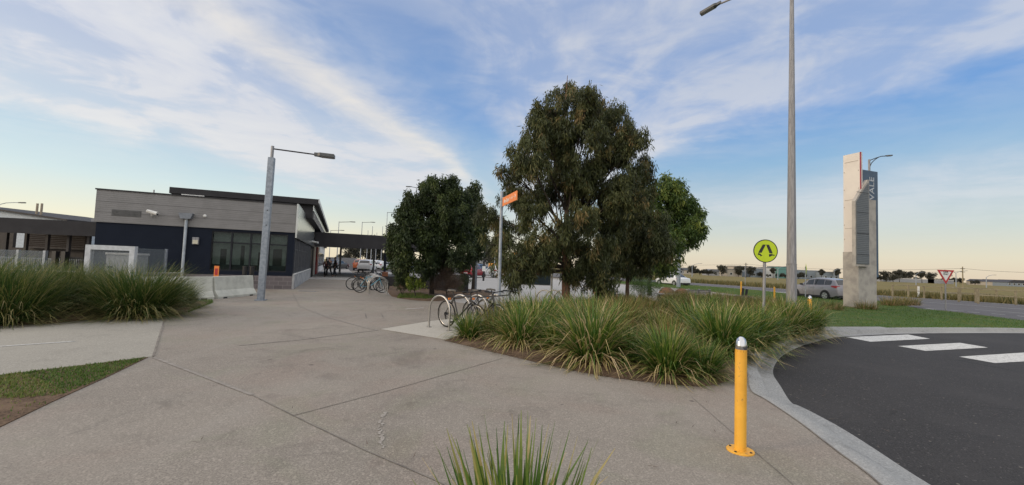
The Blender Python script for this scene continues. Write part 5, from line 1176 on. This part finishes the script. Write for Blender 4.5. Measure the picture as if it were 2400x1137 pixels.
# ---------------------------------------------------------------- trees and shrubs
def leaves(cent, n_per, sp, L, w, hang, seed, tint0=.4, tv=.24):
    g = np.random.default_rng(seed); N = len(cent); c = np.repeat(cent, n_per, 0); n = len(c)
    ct = np.repeat(np.clip(g.normal(tint0, tv, N), 0, 1), n_per)
    off = g.normal(0, 1, (n, 3)); off /= np.linalg.norm(off, axis=1)[:, None]; off *= (sp*g.uniform(.1, 1, n)**.7)[:, None]; off[:, 2] *= .95+.35*hang
    p = c+off; d = g.normal(0, 1, (n, 3)); d[:, 2] -= hang*1.6; d /= np.linalg.norm(d, axis=1)[:, None]
    q = np.cross(d, g.normal(0, 1, (n, 3))); q /= np.linalg.norm(q, axis=1)[:, None]
    le = (L*g.uniform(.65, 1.25, n))[:, None]; ww = (w*g.uniform(.7, 1.2, n))[:, None]/2
    v_ = np.stack([p, p+d*le*.45+q*ww, p+d*le, p+d*le*.45-q*ww], 1).reshape(-1, 3)
    return v_, np.arange(4*n).reshape(-1, 4), np.clip(ct+g.normal(0, .13, n), 0, 1)
def blobs_world(bl, Y, jy, seed):      # photo outline blobs -> spheres round distance Y, spread in depth
    g = random.Random(seed); out = []
    for px, py, r_ in bl:
        rm = r_*Y/1000; yy = Y+g.uniform(-1, 1)*jy; out.append((D(px, py, yy), rm))
    return out
def make_tree(name, label, base, bl, lm, bm, n_cl, n_per, L, w, hang, seed, tr=.14, sp=.20, tint=.4, fork=1.6, group=None, shell=.45, cat='tree', limbs=True, squash=1.0, gap=None):
    o = thing(name, label, cat, base, 0, group); g = np.random.default_rng(seed); rr = random.Random(seed)
    B = [(c-Vector(base), r_) for c, r_ in bl]; vol = np.array([r_**2.4 for _, r_ in B]); vol /= vol.sum()
    cent = []
    for (c, r_), k in zip(B, np.maximum(2, (vol*n_cl).astype(int))):
        u_ = g.normal(0, 1, (k, 3)); u_ /= np.linalg.norm(u_, axis=1)[:, None]; rad = r_*(shell+(1-shell)*g.uniform(0, 1, k)**.5)
        u_[:, 2] *= squash; cent.append(np.array(c)[None]+u_*rad[:, None])
    cent = np.concatenate(cent); cent = cent[cent[:, 2] > .35]
    if gap is not None:
        cent = cent[np.array([mnoise.noise(Vector(c)*gap[0]+Vector((seed, 0, 0))) > gap[1] for c in cent])]
    v_, f, t = leaves(cent, n_per, sp, L, w, hang, seed+1, tint); raw('crown', v_, f, lm, o, t)
    b = MB(); top = max((c.z+r_*.3 for c, r_ in B)); ax = sum((c.x for c, _ in B))/len(B); ay = sum((c.y for c, _ in B))/len(B)
    pts = [Vector((0, 0, -.05)), Vector((rr.uniform(-.04, .04), 0, fork*.5)), Vector((ax*.12, ay*.12, fork))]
    lead = [pts[-1]]
    for k in range(1, 6): lead.append(Vector((ax*.12+(ax*.5)*k/5+rr.uniform(-.12, .12), ay*.5*k/5, fork+(top-fork)*k/5)))
    b.tube(pts, [tr*1.25, tr*.95, tr*.85], 12); b.tube(lead, [tr*.85, tr*.66, tr*.48, tr*.32, tr*.18, tr*.06], 8)
    bl_ = MB()
    for c, r_ in B:
        zs = fork+(min(c.z, top)-fork)*rr.uniform(.15, .5) if c.z > fork else fork*.9
        k = min(max((zs-fork)/(top-fork)*5, 0), 4.99); i = int(k); s_ = lead[i].lerp(lead[i+1], k-i) if c.z > fork*.7 else pts[-1]
        mid = s_.lerp(c, .5)+Vector((rr.uniform(-.1, .1), rr.uniform(-.1, .1), rr.uniform(.0, .25)*r_))
        r0 = tr*rr.uniform(.22, .36); bl_.tube([s_, mid, c], [r0, r0*.6, r0*.22], 6)
        if limbs:
            for _ in range(4):
                e_ = c+Vector((rr.gauss(0, .5), rr.gauss(0, .5), rr.gauss(0, .4)))*r_; bl_.tube([mid.lerp(c, rr.uniform(.2, .9)), c.lerp(e_, .6)+Vector((0, 0, .05)), e_], [r0*.4, r0*.26, .006], 5)
    b.build('trunk', bm, o, smooth=True); bl_.build('limbs', darkbark, o, smooth=True); return o
main_bl = [(1138, 500, 26), (1165, 540, 32), (1150, 560, 22), (1208, 655, 24), (1232, 645, 22), (1195, 635, 28), (1175, 605, 26), (1420, 675, 26), (1235, 620, 36), (1330, 208, 18), (1385, 216, 16), (1405, 248, 34), (1440, 275, 34), (1260, 275, 26), (1220, 330, 26), (1322, 222, 26), (1372, 232, 28), (1300, 262, 46), (1355, 262, 50), (1415, 270, 44), (1445, 300, 44), (1255, 312, 40), (1300, 320, 55), (1360, 330, 62), (1430, 345, 60), (1482, 335, 38), (1240, 372, 46), (1300, 392, 52), (1365, 395, 55), (1450, 402, 55), (1505, 388, 38), (1205, 365, 26), (1198, 405, 30), (1232, 432, 46),
           (1300, 450, 50), (1385, 455, 55), (1460, 460, 54), (1512, 440, 34), (1200, 478, 36), (1155, 505, 30), (1190, 528, 40), (1245, 500, 44), (1180, 575, 34), (1215, 610, 40), (1265, 590, 44), (1222, 640, 28), (1275, 606, 30), (1310, 560, 46), (1350, 520, 50), (1430, 520, 55), (1345, 600, 42), (1395, 585, 46), (1380, 645, 36), (1330, 650, 26), (1415, 660, 30)]
tm = make_tree('gum_tree', 'tallest weeping gum tree with a reddish trunk in the middle of the view', P(1325, 735), blobs_world(main_bl, 15.0, 1.5, 5), leaf_euc, bark_red, 2250, 78, .18, .034, 1.3, 61, .155, .20, .42, 1.5, shell=.2, gap=(1.3, -.17))
t2_bl = [(1470, 520, 48), (1440, 560, 45), (1505, 545, 45), (1535, 520, 34), (1540, 575, 36), (1480, 590, 52), (1430, 615, 42), (1515, 605, 34), (1440, 620, 30), (1415, 652, 22), (1495, 625, 22), (1490, 480, 40), (1400, 625, 26)]
make_tree('gum_tree', 'dense weeping gum tree with a slim pale-brown trunk, right of the tallest one', P(1470, 722), blobs_world(t2_bl, 17.6, .9, 6), leaf_euc, bark, 900, 80, .19, .038, 1.4, 71, .085, .23, .36, 1.5, shell=.2, gap=(1.2, -.2))
t3_bl = [(1555, 450, 34), (1590, 450, 32), (1610, 490, 34), (1625, 535, 26), (1580, 510, 44), (1600, 560, 30), (1560, 560, 36), (1540, 500, 40), (1575, 600, 30), (1545, 615, 28), (1530, 560, 36), (1525, 600, 28), (1622, 510, 24)]
make_tree('leafy_tree', 'fresh green leafy tree behind the gums on the right', V(1522, 27.5), blobs_world(t3_bl, 27.5, 1.6, 7), leaf_green, darkbark, 700, 66, .27, .075, 1.0, 81, .12, .33, .5, 1.9, shell=.3, gap=(.85, -.16))
t4_bl = [(925, 560, 20), (914, 578, 14), (962, 472, 22), (1088, 468, 20), (1020, 430, 16), (1050, 438, 24), (1030, 462, 30), (1068, 466, 24), (1003, 432, 14), (992, 456, 24), (975, 490, 26), (1010, 500, 40), (1055, 500, 40), (1085, 492, 22), (950, 508, 22), (932, 545, 22), (965, 545, 34), (1005, 560, 44), (1055, 555, 42), (1095, 545, 28), (922, 585, 18), (950, 600, 28), (995, 612, 34), (1040, 612, 34), (1080, 600, 30), (930, 615, 16), (945, 640, 16), (1088, 610, 18)]
make_tree('leafy_tree', 'dark dense leafy tree beside the walkway canopy', P(1012, 692), blobs_world(t4_bl, 20.0, 1.3, 8), leaf_dark, darkbark, 1200, 74, .17, .055, .9, 91, .11, .22, .42, 1.2, shell=.25, gap=(1.15, -.22))
t5_bl = [(1112, 450, 18), (1105, 480, 26), (1122, 490, 20), (1125, 530, 20), (1110, 560, 28), (1128, 560, 16), (1095, 520, 28), (1115, 590, 18)]
make_tree('leafy_tree', 'narrow dark tree half hidden behind the dense leafy tree', V(1108, 25), blobs_world(t5_bl, 25, .8, 9), leaf_dark, darkbark, 240, 66, .18, .07, .9, 95, .09, .30, .40, 1.6, shell=.2)
def shrub(name, label, bl, Y, lm, n_cl, n_per, L, w, hang, seed, tint=.5, sp=.16, group=None, cat='shrub'):
    B = blobs_world(bl, Y, .25, seed); c = sum((b_[0] for b_ in B), Vector())/len(B)
    return make_tree(name, label, Vector((c.x, Y, 0)), B, lm, darkbark, n_cl, n_per, L, w, hang, seed, .03, sp, tint, .18, group, .1, cat, False)
shrub('broadleaf_shrub', 'yellow-green broad-leaved shrub at the foot of the dark leafy tree', [(965, 655, 14), (985, 665, 14), (972, 676, 12), (995, 650, 10), (960, 670, 10)], 19.4, leaf_bright, 60, 12, .12, .075, .1, 101, .55, .16)
shrub('dark_shrub', 'dark trailing shrub hanging under the leafy tree by the canopy post', [(938, 640, 16), (935, 660, 14), (945, 652, 16), (950, 672, 10)], 20.4, leaf_dark, 110, 26, .10, .03, .9, 103, .55, .15)
shrub('dry_shrub', 'dry brown twiggy shrub right of the leafy tree trunk', [(1035, 660, 24), (1060, 665, 24), (1030, 680, 18), (1070, 682, 16), (1045, 640, 16), (1050, 685, 16)], 20.0, twig, 200, 30, .16, .010, -.4, 105, .35, .2)
shrub('dark_shrub', 'low dark green shrub beside the grey lamp post', [(1085, 690, 16), (1100, 694, 12), (1078, 676, 12), (1090, 655, 14)], 21.0, leaf_dark, 110, 26, .10, .02, .2, 107, .6, .14)
shrub('red_stem_shrub', 'low reddish dry shrub at the left of the tree bed', [(938, 682, 10), (950, 684, 9)], 20.0, twig, 40, 20, .14, .010, -.5, 109, .7, .12)
shrub('feathery_shrub', 'soft feathery green shrub beside the slim gum trunk', [(1505, 665, 22), (1530, 672, 18), (1488, 668, 18), (1515, 680, 16), (1480, 650, 14)], 20.5, leaf_feather, 130, 40, .13, .012, .1, 111, .5, .22)
shrub('grey_shrub', 'sparse pale grey shrub below the feathery one', [(1500, 690, 14), (1530, 692, 12), (1480, 692, 10)], 20.0, leafmat('grey_leaf', [(0, (.09, .11, .07)), (1, (.22, .24, .17))], .2), 50, 20, .10, .012, -.2, 113, .5, .2)
for i, (px, Y) in enumerate(((2085, 26.5), (2112, 27), (2135, 27.6))):
    o = clump('verge_tussock', grass_b, ['brown tussock touching the right foot of the pylon', 'brown tussock second from the pylon on the verge', 'brown tussock farthest right on the verge'][i], 'grass clump', 'brown tussocks round the pylon', 420, .45, .70, .014, .9, .5, 121+i, .35) if i == 0 else dup(o, (0, 0, 0), i*1.3, ['', 'brown tussock second from the pylon on the verge', 'brown tussock farthest right on the verge'][i])
    o.location = V(px, Y)
for px, Y, lb in ((1950, 21.5, 'reddish brown tussock at the left foot of the pylon'), (2030, 22.6, 'rusty low tussock in front of the pylon corner')): dup(o, V(px, Y), px, lb, 'brown tussocks round the pylon', (1.0, 1.0, .75))
for px, Y, s_, lb in ((917, 70, 1.6, 'yellow-green clipped shrub by the canopy post in the car park'), (945, 62, 1.5, 'yellow-green shrub right of the person in black'), (880, 74, 1.3, 'yellow-green shrub behind the white SUV')):
    shrub('clipped_shrub', lb, [(px, 628, 9), (px+14, 631, 8), (px-12, 631, 7)], Y, leaf_bright, 60, 16, .30, .12, 0, int(px), .35, .4, 'yellow-green car park shrubs')

# ---------------------------------------------------------------- poles in the car park, far lamps
def plain_pole(px, Y, ztop, label, r=.06, m=galv, name='lamp_post', arm=0, az=0):
    o = thing(name, label, 'lamp post', V(px, Y), az, 'car park lamp posts'); MB().tube([(0, 0, 0), (0, 0, ztop)], [r*1.3, r*.8], 8).build('pole', m, o, smooth=True)
    if arm: MB().tube([(0, 0, ztop-.1), (arm, 0, ztop)], .04, 6).build('arm', charcoal, o); lamp_head(o, Vector((arm*.95, 0, ztop-.04)), Vector((math.copysign(1, arm), 0, 0)), .8, .3, .1)
    return o
o = thing('lamp_post', 'grey square lamp post rising into the leafy tree beside the dry shrub', 'lamp post', V(1111, 25.5), R(14), 'car park lamp posts'); MB().box(-.13, .13, -.13, .13, 0, 4.6).build('pole', galv, o, bevel=.02); MB().box(-.2, .2, -.2, .2, 0, .03).build('base_plate', galv, o); MB().tube([(0, 0, 4.6), (-.7, 0, 5.0)], .03, 6).build('arm', charcoal, o)
o = thing('sign_post', 'black post with a small white notice between the leafy and gum trees', 'sign post', V(1133, 42), 0); MB().box(-.09, .09, -.09, .09, 0, 4.6).build('post', black, o); MB().box(-.16, .16, -.12, -.1, .95, 1.45).build('notice', white, o)
for px, Y, ytop, lb, arm in ((1158, 60, 575, 'thin grey lamp post by the white hatchback, hooked at the top', -1.0), (843, 78, 520, 'car park lamp post left of the dark pine', 1.6), (858, 95, 540, 'car park lamp post in front of the dark pine, left one', 0), (868, 88, 530, 'car park lamp post in front of the dark pine, right one', 0), (879, 100, 545, 'car park lamp post right of the dark pine', 0),
        (892, 90, 530, 'car park lamp post near the canopy post, left one', 0), (901, 84, 497, 'car park lamp post with an arm above the canopy', 1.5), (926, 110, 560, 'car park lamp post right of the canopy post', 0), (966, 60, 438, 'lamp post with a small angled head above the leafy tree', -.7), (788, 64, 519, 'lamp post with a long arm above the canopy roof, nearest the station', 1.7), (770, 80, 539, 'thin lamp post behind the raised roof end', 1.8)):
    zt = D(px, ytop, Y).z; plain_pole(px, Y, zt, lb, .06 if Y < 70 else .07, galv, 'lamp_post', arm, 0)
o = plain_pole(1590, 44.5, D(1590, 470, 44.5).z, 'grey lamp post right of the fresh green tree, its top hidden in leaves', .17, galv)
o = plain_pole(1520, 40, 2.4, 'short dark post under the fresh green tree', .12, charcoal, 'post')
for px, ytop, lb in ((1622, 615, 'far street light just right of the fresh green tree'), (1823, 622, 'far street light between the pedestrian sign and the tall pole'), (1955, 627, 'far street light just left of the pylon'), (2147, 635, 'far street light right of the pylon'), (2312, 642, 'far street light near the right edge')):
    Y = 150; street_lamp(px, Y, D(px, ytop+8, Y).z, 0, lb, 2.8, .9, r=.13)
street_lamp(2241, 150, D(2241, 640, 150).z, 0, 'far double-armed street light behind the give way sign', 3.4, .9, dbl=True, r=.13)
street_lamp(-15, 46, D(-10, 478, 46).z, R(8), 'street lamp with a bell shade above the shed at the left edge', 1.75, .25, None, r=.05)
def power_pole(px, Y, ytop, label):
    o = thing('power_pole', label, 'power pole', V(px, Y), R(20), 'power poles'); zt = D(px, ytop, Y).z; MB().tube([(0, 0, 0), (0, 0, zt)], [.17, .12], 8).build('pole', darkbark if px < 2000 else fence_wood, o, smooth=True)
    for dz_ in (.6, 1.5): MB().box(-1.1, 1.1, -.06, .06, zt-dz_-.06, zt-dz_+.06).build('crossarm', darkbark, o)
    return V(px, Y)+Vector((0, 0, zt-.5))
w1 = power_pole(2257, 120, 625, 'weathered timber power pole behind the give way sign'); w2 = power_pole(1748, 170, 616, 'dark power pole behind the grey diamond sign')
wr_ = MB()
def wire(a, b, sag):
    wr_.tube([a.lerp(b, t/10)+Vector((0, 0, -sag*4*(t/10)*(1-t/10))) for t in range(11)], .03, 4)
wire(w1, w2, 1.2); wire(w1+Vector((0, 0, -.9)), w2+Vector((0, 0, -.9)), 1.2); wire(w1, V(2560, 95)+Vector((0, 0, w1.z-.5)), .6); wire(w2, V(1380, 230)+Vector((0, 0, w2.z)), 1.2)
tag(wr_.build('power_line', charcoal), 'thin power lines strung across the right-hand horizon', 'power line')
# timber fence along the road
fo = thing('post_and_rail_fence', 'weathered timber post and rail fence along the far side of the main road', 'fence', (0, 0, 0)); fpts = []
for px, py in ((2092, 693), (2129, 695), (2150, 690), (2166, 696), (2207, 700), (2247, 704), (2251, 701), (2287, 706), (2293, 708), (2336, 704), (2381, 711), (2430, 716), (2480, 720)):
    q_ = P(px, py); h_ = 1.10; MB().box(q_.x-.055, q_.x+.055, q_.y-.055, q_.y+.055, -.16, h_).build('post', fence_wood, fo); fpts.append(q_+Vector((0, 0, h_)))
fr = sorted(fpts, key=lambda p: p.y); 
for z_ in (.0, -.5):
    MB().tube([p+Vector((0, 0, z_-.04)) for p in fr], .028, 5).build('rail', fence_wood, fo)
o = thing('guide_post', 'white guide post on the far side of the main road', 'guide post', P(2153, 694), 0); MB().box(-.09, .09, -.03, .03, -.1, 1.0).build('post', white, o)
# tall dry grass on the field edge
v_, f, t = [], [], []
g = np.random.default_rng(77); base = []
for _ in range(5200):
    a_ = g.uniform(-14, 140); b_ = 54.6+abs(g.normal(0, 1))*5; base.append(AB(a_, b_, -.16))
n = len(base)*5; bp = np.repeat(np.array([tuple(p) for p in base]), 5, 0)+np.concatenate([g.normal(0, .35, (n, 2)), np.zeros((n, 1))], 1); hh = g.uniform(.25, .75, n); a_ = g.uniform(0, 6.28, n)
dd = np.stack([np.cos(a_)*.05, np.sin(a_)*.05, np.zeros(n)], 1); tp_ = bp+np.stack([g.normal(0, .16, n), g.normal(0, .16, n), hh], 1)
tag(raw('field_grass', np.stack([bp-dd, bp+dd, tp_], 1).reshape(-1, 3), np.arange(3*n).reshape(-1, 3), leafmat('field_blade', [(0, (.055, .065, .02)), (.5, (.14, .125, .045)), (1, (.26, .20, .085))], .3), None, np.repeat(g.uniform(0, .8, len(base)), 5)+g.normal(0, .1, n)), 'tall dry yellow grass along the field beyond the main road', 'grass', None, 'stuff')

# ---------------------------------------------------------------- far trees, houses, sheds
def far_tree(kind, label, group=None):
    r = random.Random(kind); h = 7.0
    if kind == 1: bl = [((r.gauss(0, 1.5), r.gauss(0, 1.2), r.uniform(2.2, 6)), r.uniform(1.0, 1.7)) for _ in range(10)]
    elif kind == 2: bl = [((r.gauss(0, 2.0), r.gauss(0, 1.0), r.uniform(1.4, 3.6)), r.uniform(.9, 1.6)) for _ in range(9)]
    else: bl = [((r.gauss(0, 1.3), r.gauss(0, .8), r.uniform(4.2, 6.6)), r.uniform(.6, 1.1)) for _ in range(7)]
    return make_tree('distant_tree', label, (0, 0, 0), [(Vector(c), q_) for c, q_ in bl], leaf_far, darkbark, 150, 24, .55, .22, .3, 200+kind, .16, .6, .4, 1.3 if kind != 3 else 2.6, group, .3, 'tree', False)
fg_ = 'distant trees along the horizon'
ft = {k: far_tree(k, 'x', fg_) for k in (1, 2, 3)}; used = set()
def put_far(k, px, Y, s_, label):
    if px > 1600 and Y < 200: Y *= 1.75
    if k not in used: o = ft[k]; used.add(k); o.location = V(px, Y); o.scale = (s_,)*3; o['label'] = label
    else: o = dup(ft[k], V(px, Y), px*.7, label, fg_, s_*random.uniform(.85, 1.15))
for k, px, Y, s_, lb in ((1, 1622, 150, .85, 'round dark distant tree just right of the white sedan'), (2, 1640, 152, .9, 'low spreading distant tree right of the first far street light'), (2, 1660, 150, .85, 'low distant tree in the gap between the houses'), (1, 1692, 150, .9, 'round distant tree left of the low pale sheds'), (1, 1731, 150, .85, 'distant tree left of the grey diamond sign'), (1, 1757, 150, .95, 'big dark distant tree right of the grey diamond sign'), (2, 1785, 150, .8, 'low distant tree behind the pedestrian sign post'),
        (3, 1812, 148, .85, 'wind-shaped distant tree in front of the white shed'), (2, 1840, 148, .75, 'low distant tree hugging the tall pole'), (2, 1872, 150, .8, 'low distant tree behind the silver SUV bonnet'), (3, 1925, 150, .95, 'tall thin-trunked distant tree above the silver SUV'), (3, 1962, 150, .95, 'thin-trunked distant tree beside the pylon'), (1, 2250, 190, .8, 'distant tree behind the timber power pole'), (2, 2285, 180, .8, 'low distant tree near the dark-roofed houses')):
    put_far(k, px, Y, s_, lb)
rr_ = random.Random(8)
for i in range(13): put_far(rr_.choice((1, 2, 2, 3)), 2066+i*14+rr_.uniform(-4, 4), rr_.uniform(300, 380), rr_.uniform(.95, 1.3), 'distant tree in the dark line between the pylon and the power pole')
for k, px, Y, s_, lb in ((1, 826, 120, 1.05, 'small dark pine left of the big one beyond the car park'), (1, 862, 130, 1.5, 'big dark pine beyond the car park, centred under the canopy'), (1, 880, 132, 1.35, 'dark pine right of the big one beyond the car park'), (2, 905, 140, 1.1, 'low dark tree at the right end under the canopy'), (1, 1148, 100, .95, 'small dark tree above the far white house'), (2, 806, 130, .9, 'low dark tree at the left end under the canopy')):
    put_far(k, px, Y, s_, lb)
def house(px, Y, wd, dp, h, rh, wall, roof, label, rz=0, gable=True, cat='house', name='house', wins=True):
    if px > 1300 and Y < 225: Y *= 1.6
    elif px < 1200: Y *= 1.5
    o = thing(name, label, cat, V(px, Y), rz)
    MB().box(-wd/2, wd/2, 0, dp, -.16, h).build('wall', wall, o)
    e = .45; b = MB()
    if gable: b.extr([(-wd/2-e, h+.003), (-wd*.22, h+rh), (wd*.22, h+rh), (wd/2+e, h+.003)], 1, -e, dp+e)
    else: b.box(-wd/2-.15, wd/2+.15, -.15, dp+.15, h+.003, h+rh)
    b.build('roof', roof, o)
    k = max(2, int(wd/3.2)) if wins else 0
    for i in range(k):
        x = -wd/2+wd*(i+.5)/k; f_ = MB().box(x-.75, x+.75, -.06, .0, .8, min(h-.4, 2.3)).build('window', white, o); MB().box(x-.65, x+.65, -.075, -.062, .9, min(h-.5, 2.2)).build('pane', glassd, f_)
    return o
rf_d = mat('roof_dark', (.045, .045, .055), .7); rf_g = mat('roof_grey', (.13, .14, .16), .6); w_c = mat('wall_cream', (.42, .38, .32), .8); w_g = mat('wall_grey', (.30, .31, .33), .8); w_w = mat('wall_white', (.60, .60, .58), .7); w_b = mat('wall_blue_grey', (.22, .26, .30), .7); w_t = mat('wall_teal', (.10, .24, .22), .6)
for a in ((1580, 190, 14, 9, 2.8, 2.2, w_g, rf_d, 'dark-roofed house left of the white sedan roof', .1), (1606, 200, 13, 9, 2.8, 2.0, w_c, rf_g, 'grey-roofed house right above the white sedan', -.1), (1675, 180, 10, 8, 2.6, 1.6, w_g, rf_g, 'small grey house between the low distant trees', 0),
          (2318, 215, 15, 10, 2.6, 1.9, w_c, rf_d, 'dark-roofed brick house nearest the far right street light', .15), (2350, 205, 16, 10, 2.6, 2.0, w_c, rf_d, 'dark hipped-roof house second from the right edge', .05), (2388, 195, 16, 10, 2.6, 2.1, w_b, rf_d, 'blue-grey house at the right edge', -.05), (1150, 95, 11, 8, 4.6, 1.2, w_g, rf_d, 'dark-roofed two-storey house between the leafy tree and the gum', 0.05), (1096, 100, 12, 8, 3.0, 1.4, w_g, rf_d, 'grey house behind the dark red hatchback', 0)): house(*a)
for a in ((1722, 165, 9, 10, 4.2, .3, w_c, rf_g, 'low cream shed with a grey band beside the distant trees', 0), (1742, 178, 12, 10, 6.6, .4, w_c, rf_g, 'taller pale shed behind the grey diamond sign', 0), (1776, 165, 9, 10, 5.2, .3, w_b, rf_g, 'blue-grey shed left of the pedestrian sign post', 0), (1812, 168, 15, 12, 6.2, .3, w_w, rf_g, 'white industrial shed with a black letter P', 0), (1840, 166, 8, 12, 6.9, .3, w_t, rf_g, 'teal-green panelled shed beside the tall pole', 0),
          (1895, 170, 20, 12, 5.4, .4, w_b, w_w, 'long pale warehouse above the silver SUV roof', 0), (1948, 166, 10, 12, 4.6, .3, w_b, rf_g, 'small blue-grey shed beside the pylon', 0)): house(*a, gable=False, cat='shed', name='industrial_shed')
for o in bpy.data.objects:
    if o.get('label') == 'white industrial shed with a black letter P': textmesh('P', 2.6, black, 'lettering', o, Matrix.Translation((-5.4, -.09, 4.0)) @ Mt, .02)
for a in ((2135, 330, 36, 12, 2.4, .5, w_g, w_w, 'long low white-roofed shelter right of the pylon', 0), (2205, 330, 20, 12, 2.4, .5, w_g, w_w, 'long low white-roofed shelter behind the give way sign', 0)): house(*a, gable=False, cat='shelter', name='low_shelter', wins=False)
# excavator
o = thing('excavator', 'orange-yellow excavator parked far off beside the orange sign post', 'excavator', V(1169, 78), R(20)); dg_ = mat('digger_yellow', (.62, .26, .02), .5)
for s_ in (-1, 1): MB().extr([(-1.6, .1), (-1.4, 0), (1.4, 0), (1.6, .1), (1.6, .6), (1.4, .75), (-1.4, .75), (-1.6, .6)], 1, s_*.8, s_*1.3).build('track', rubber, o)
MB().box(-1.7, .9, -1.1, 1.1, .9, 1.9).build('body', dg_, o, bevel=.08); MB().box(-.1, 1.1, .1, 1.0, 1.9, 2.9).build('cab', carglass, o, bevel=.06)
MB().extr([(.9, 1.5), (2.4, 4.1), (3.6, 4.0), (3.7, 3.6), (2.6, 3.6), (1.4, 1.3)], 1, -.35, .0).build('boom', dg_, o); MB().extr([(3.4, 4.1), (3.8, 3.9), (4.3, 1.6), (4.0, 1.5)], 1, -.32, -.04).build('arm', dg_, o); MB().extr([(3.8, 1.5), (4.5, 1.6), (4.4, .8), (3.7, .7)], 1, -.6, .25).build('bucket', black, o)
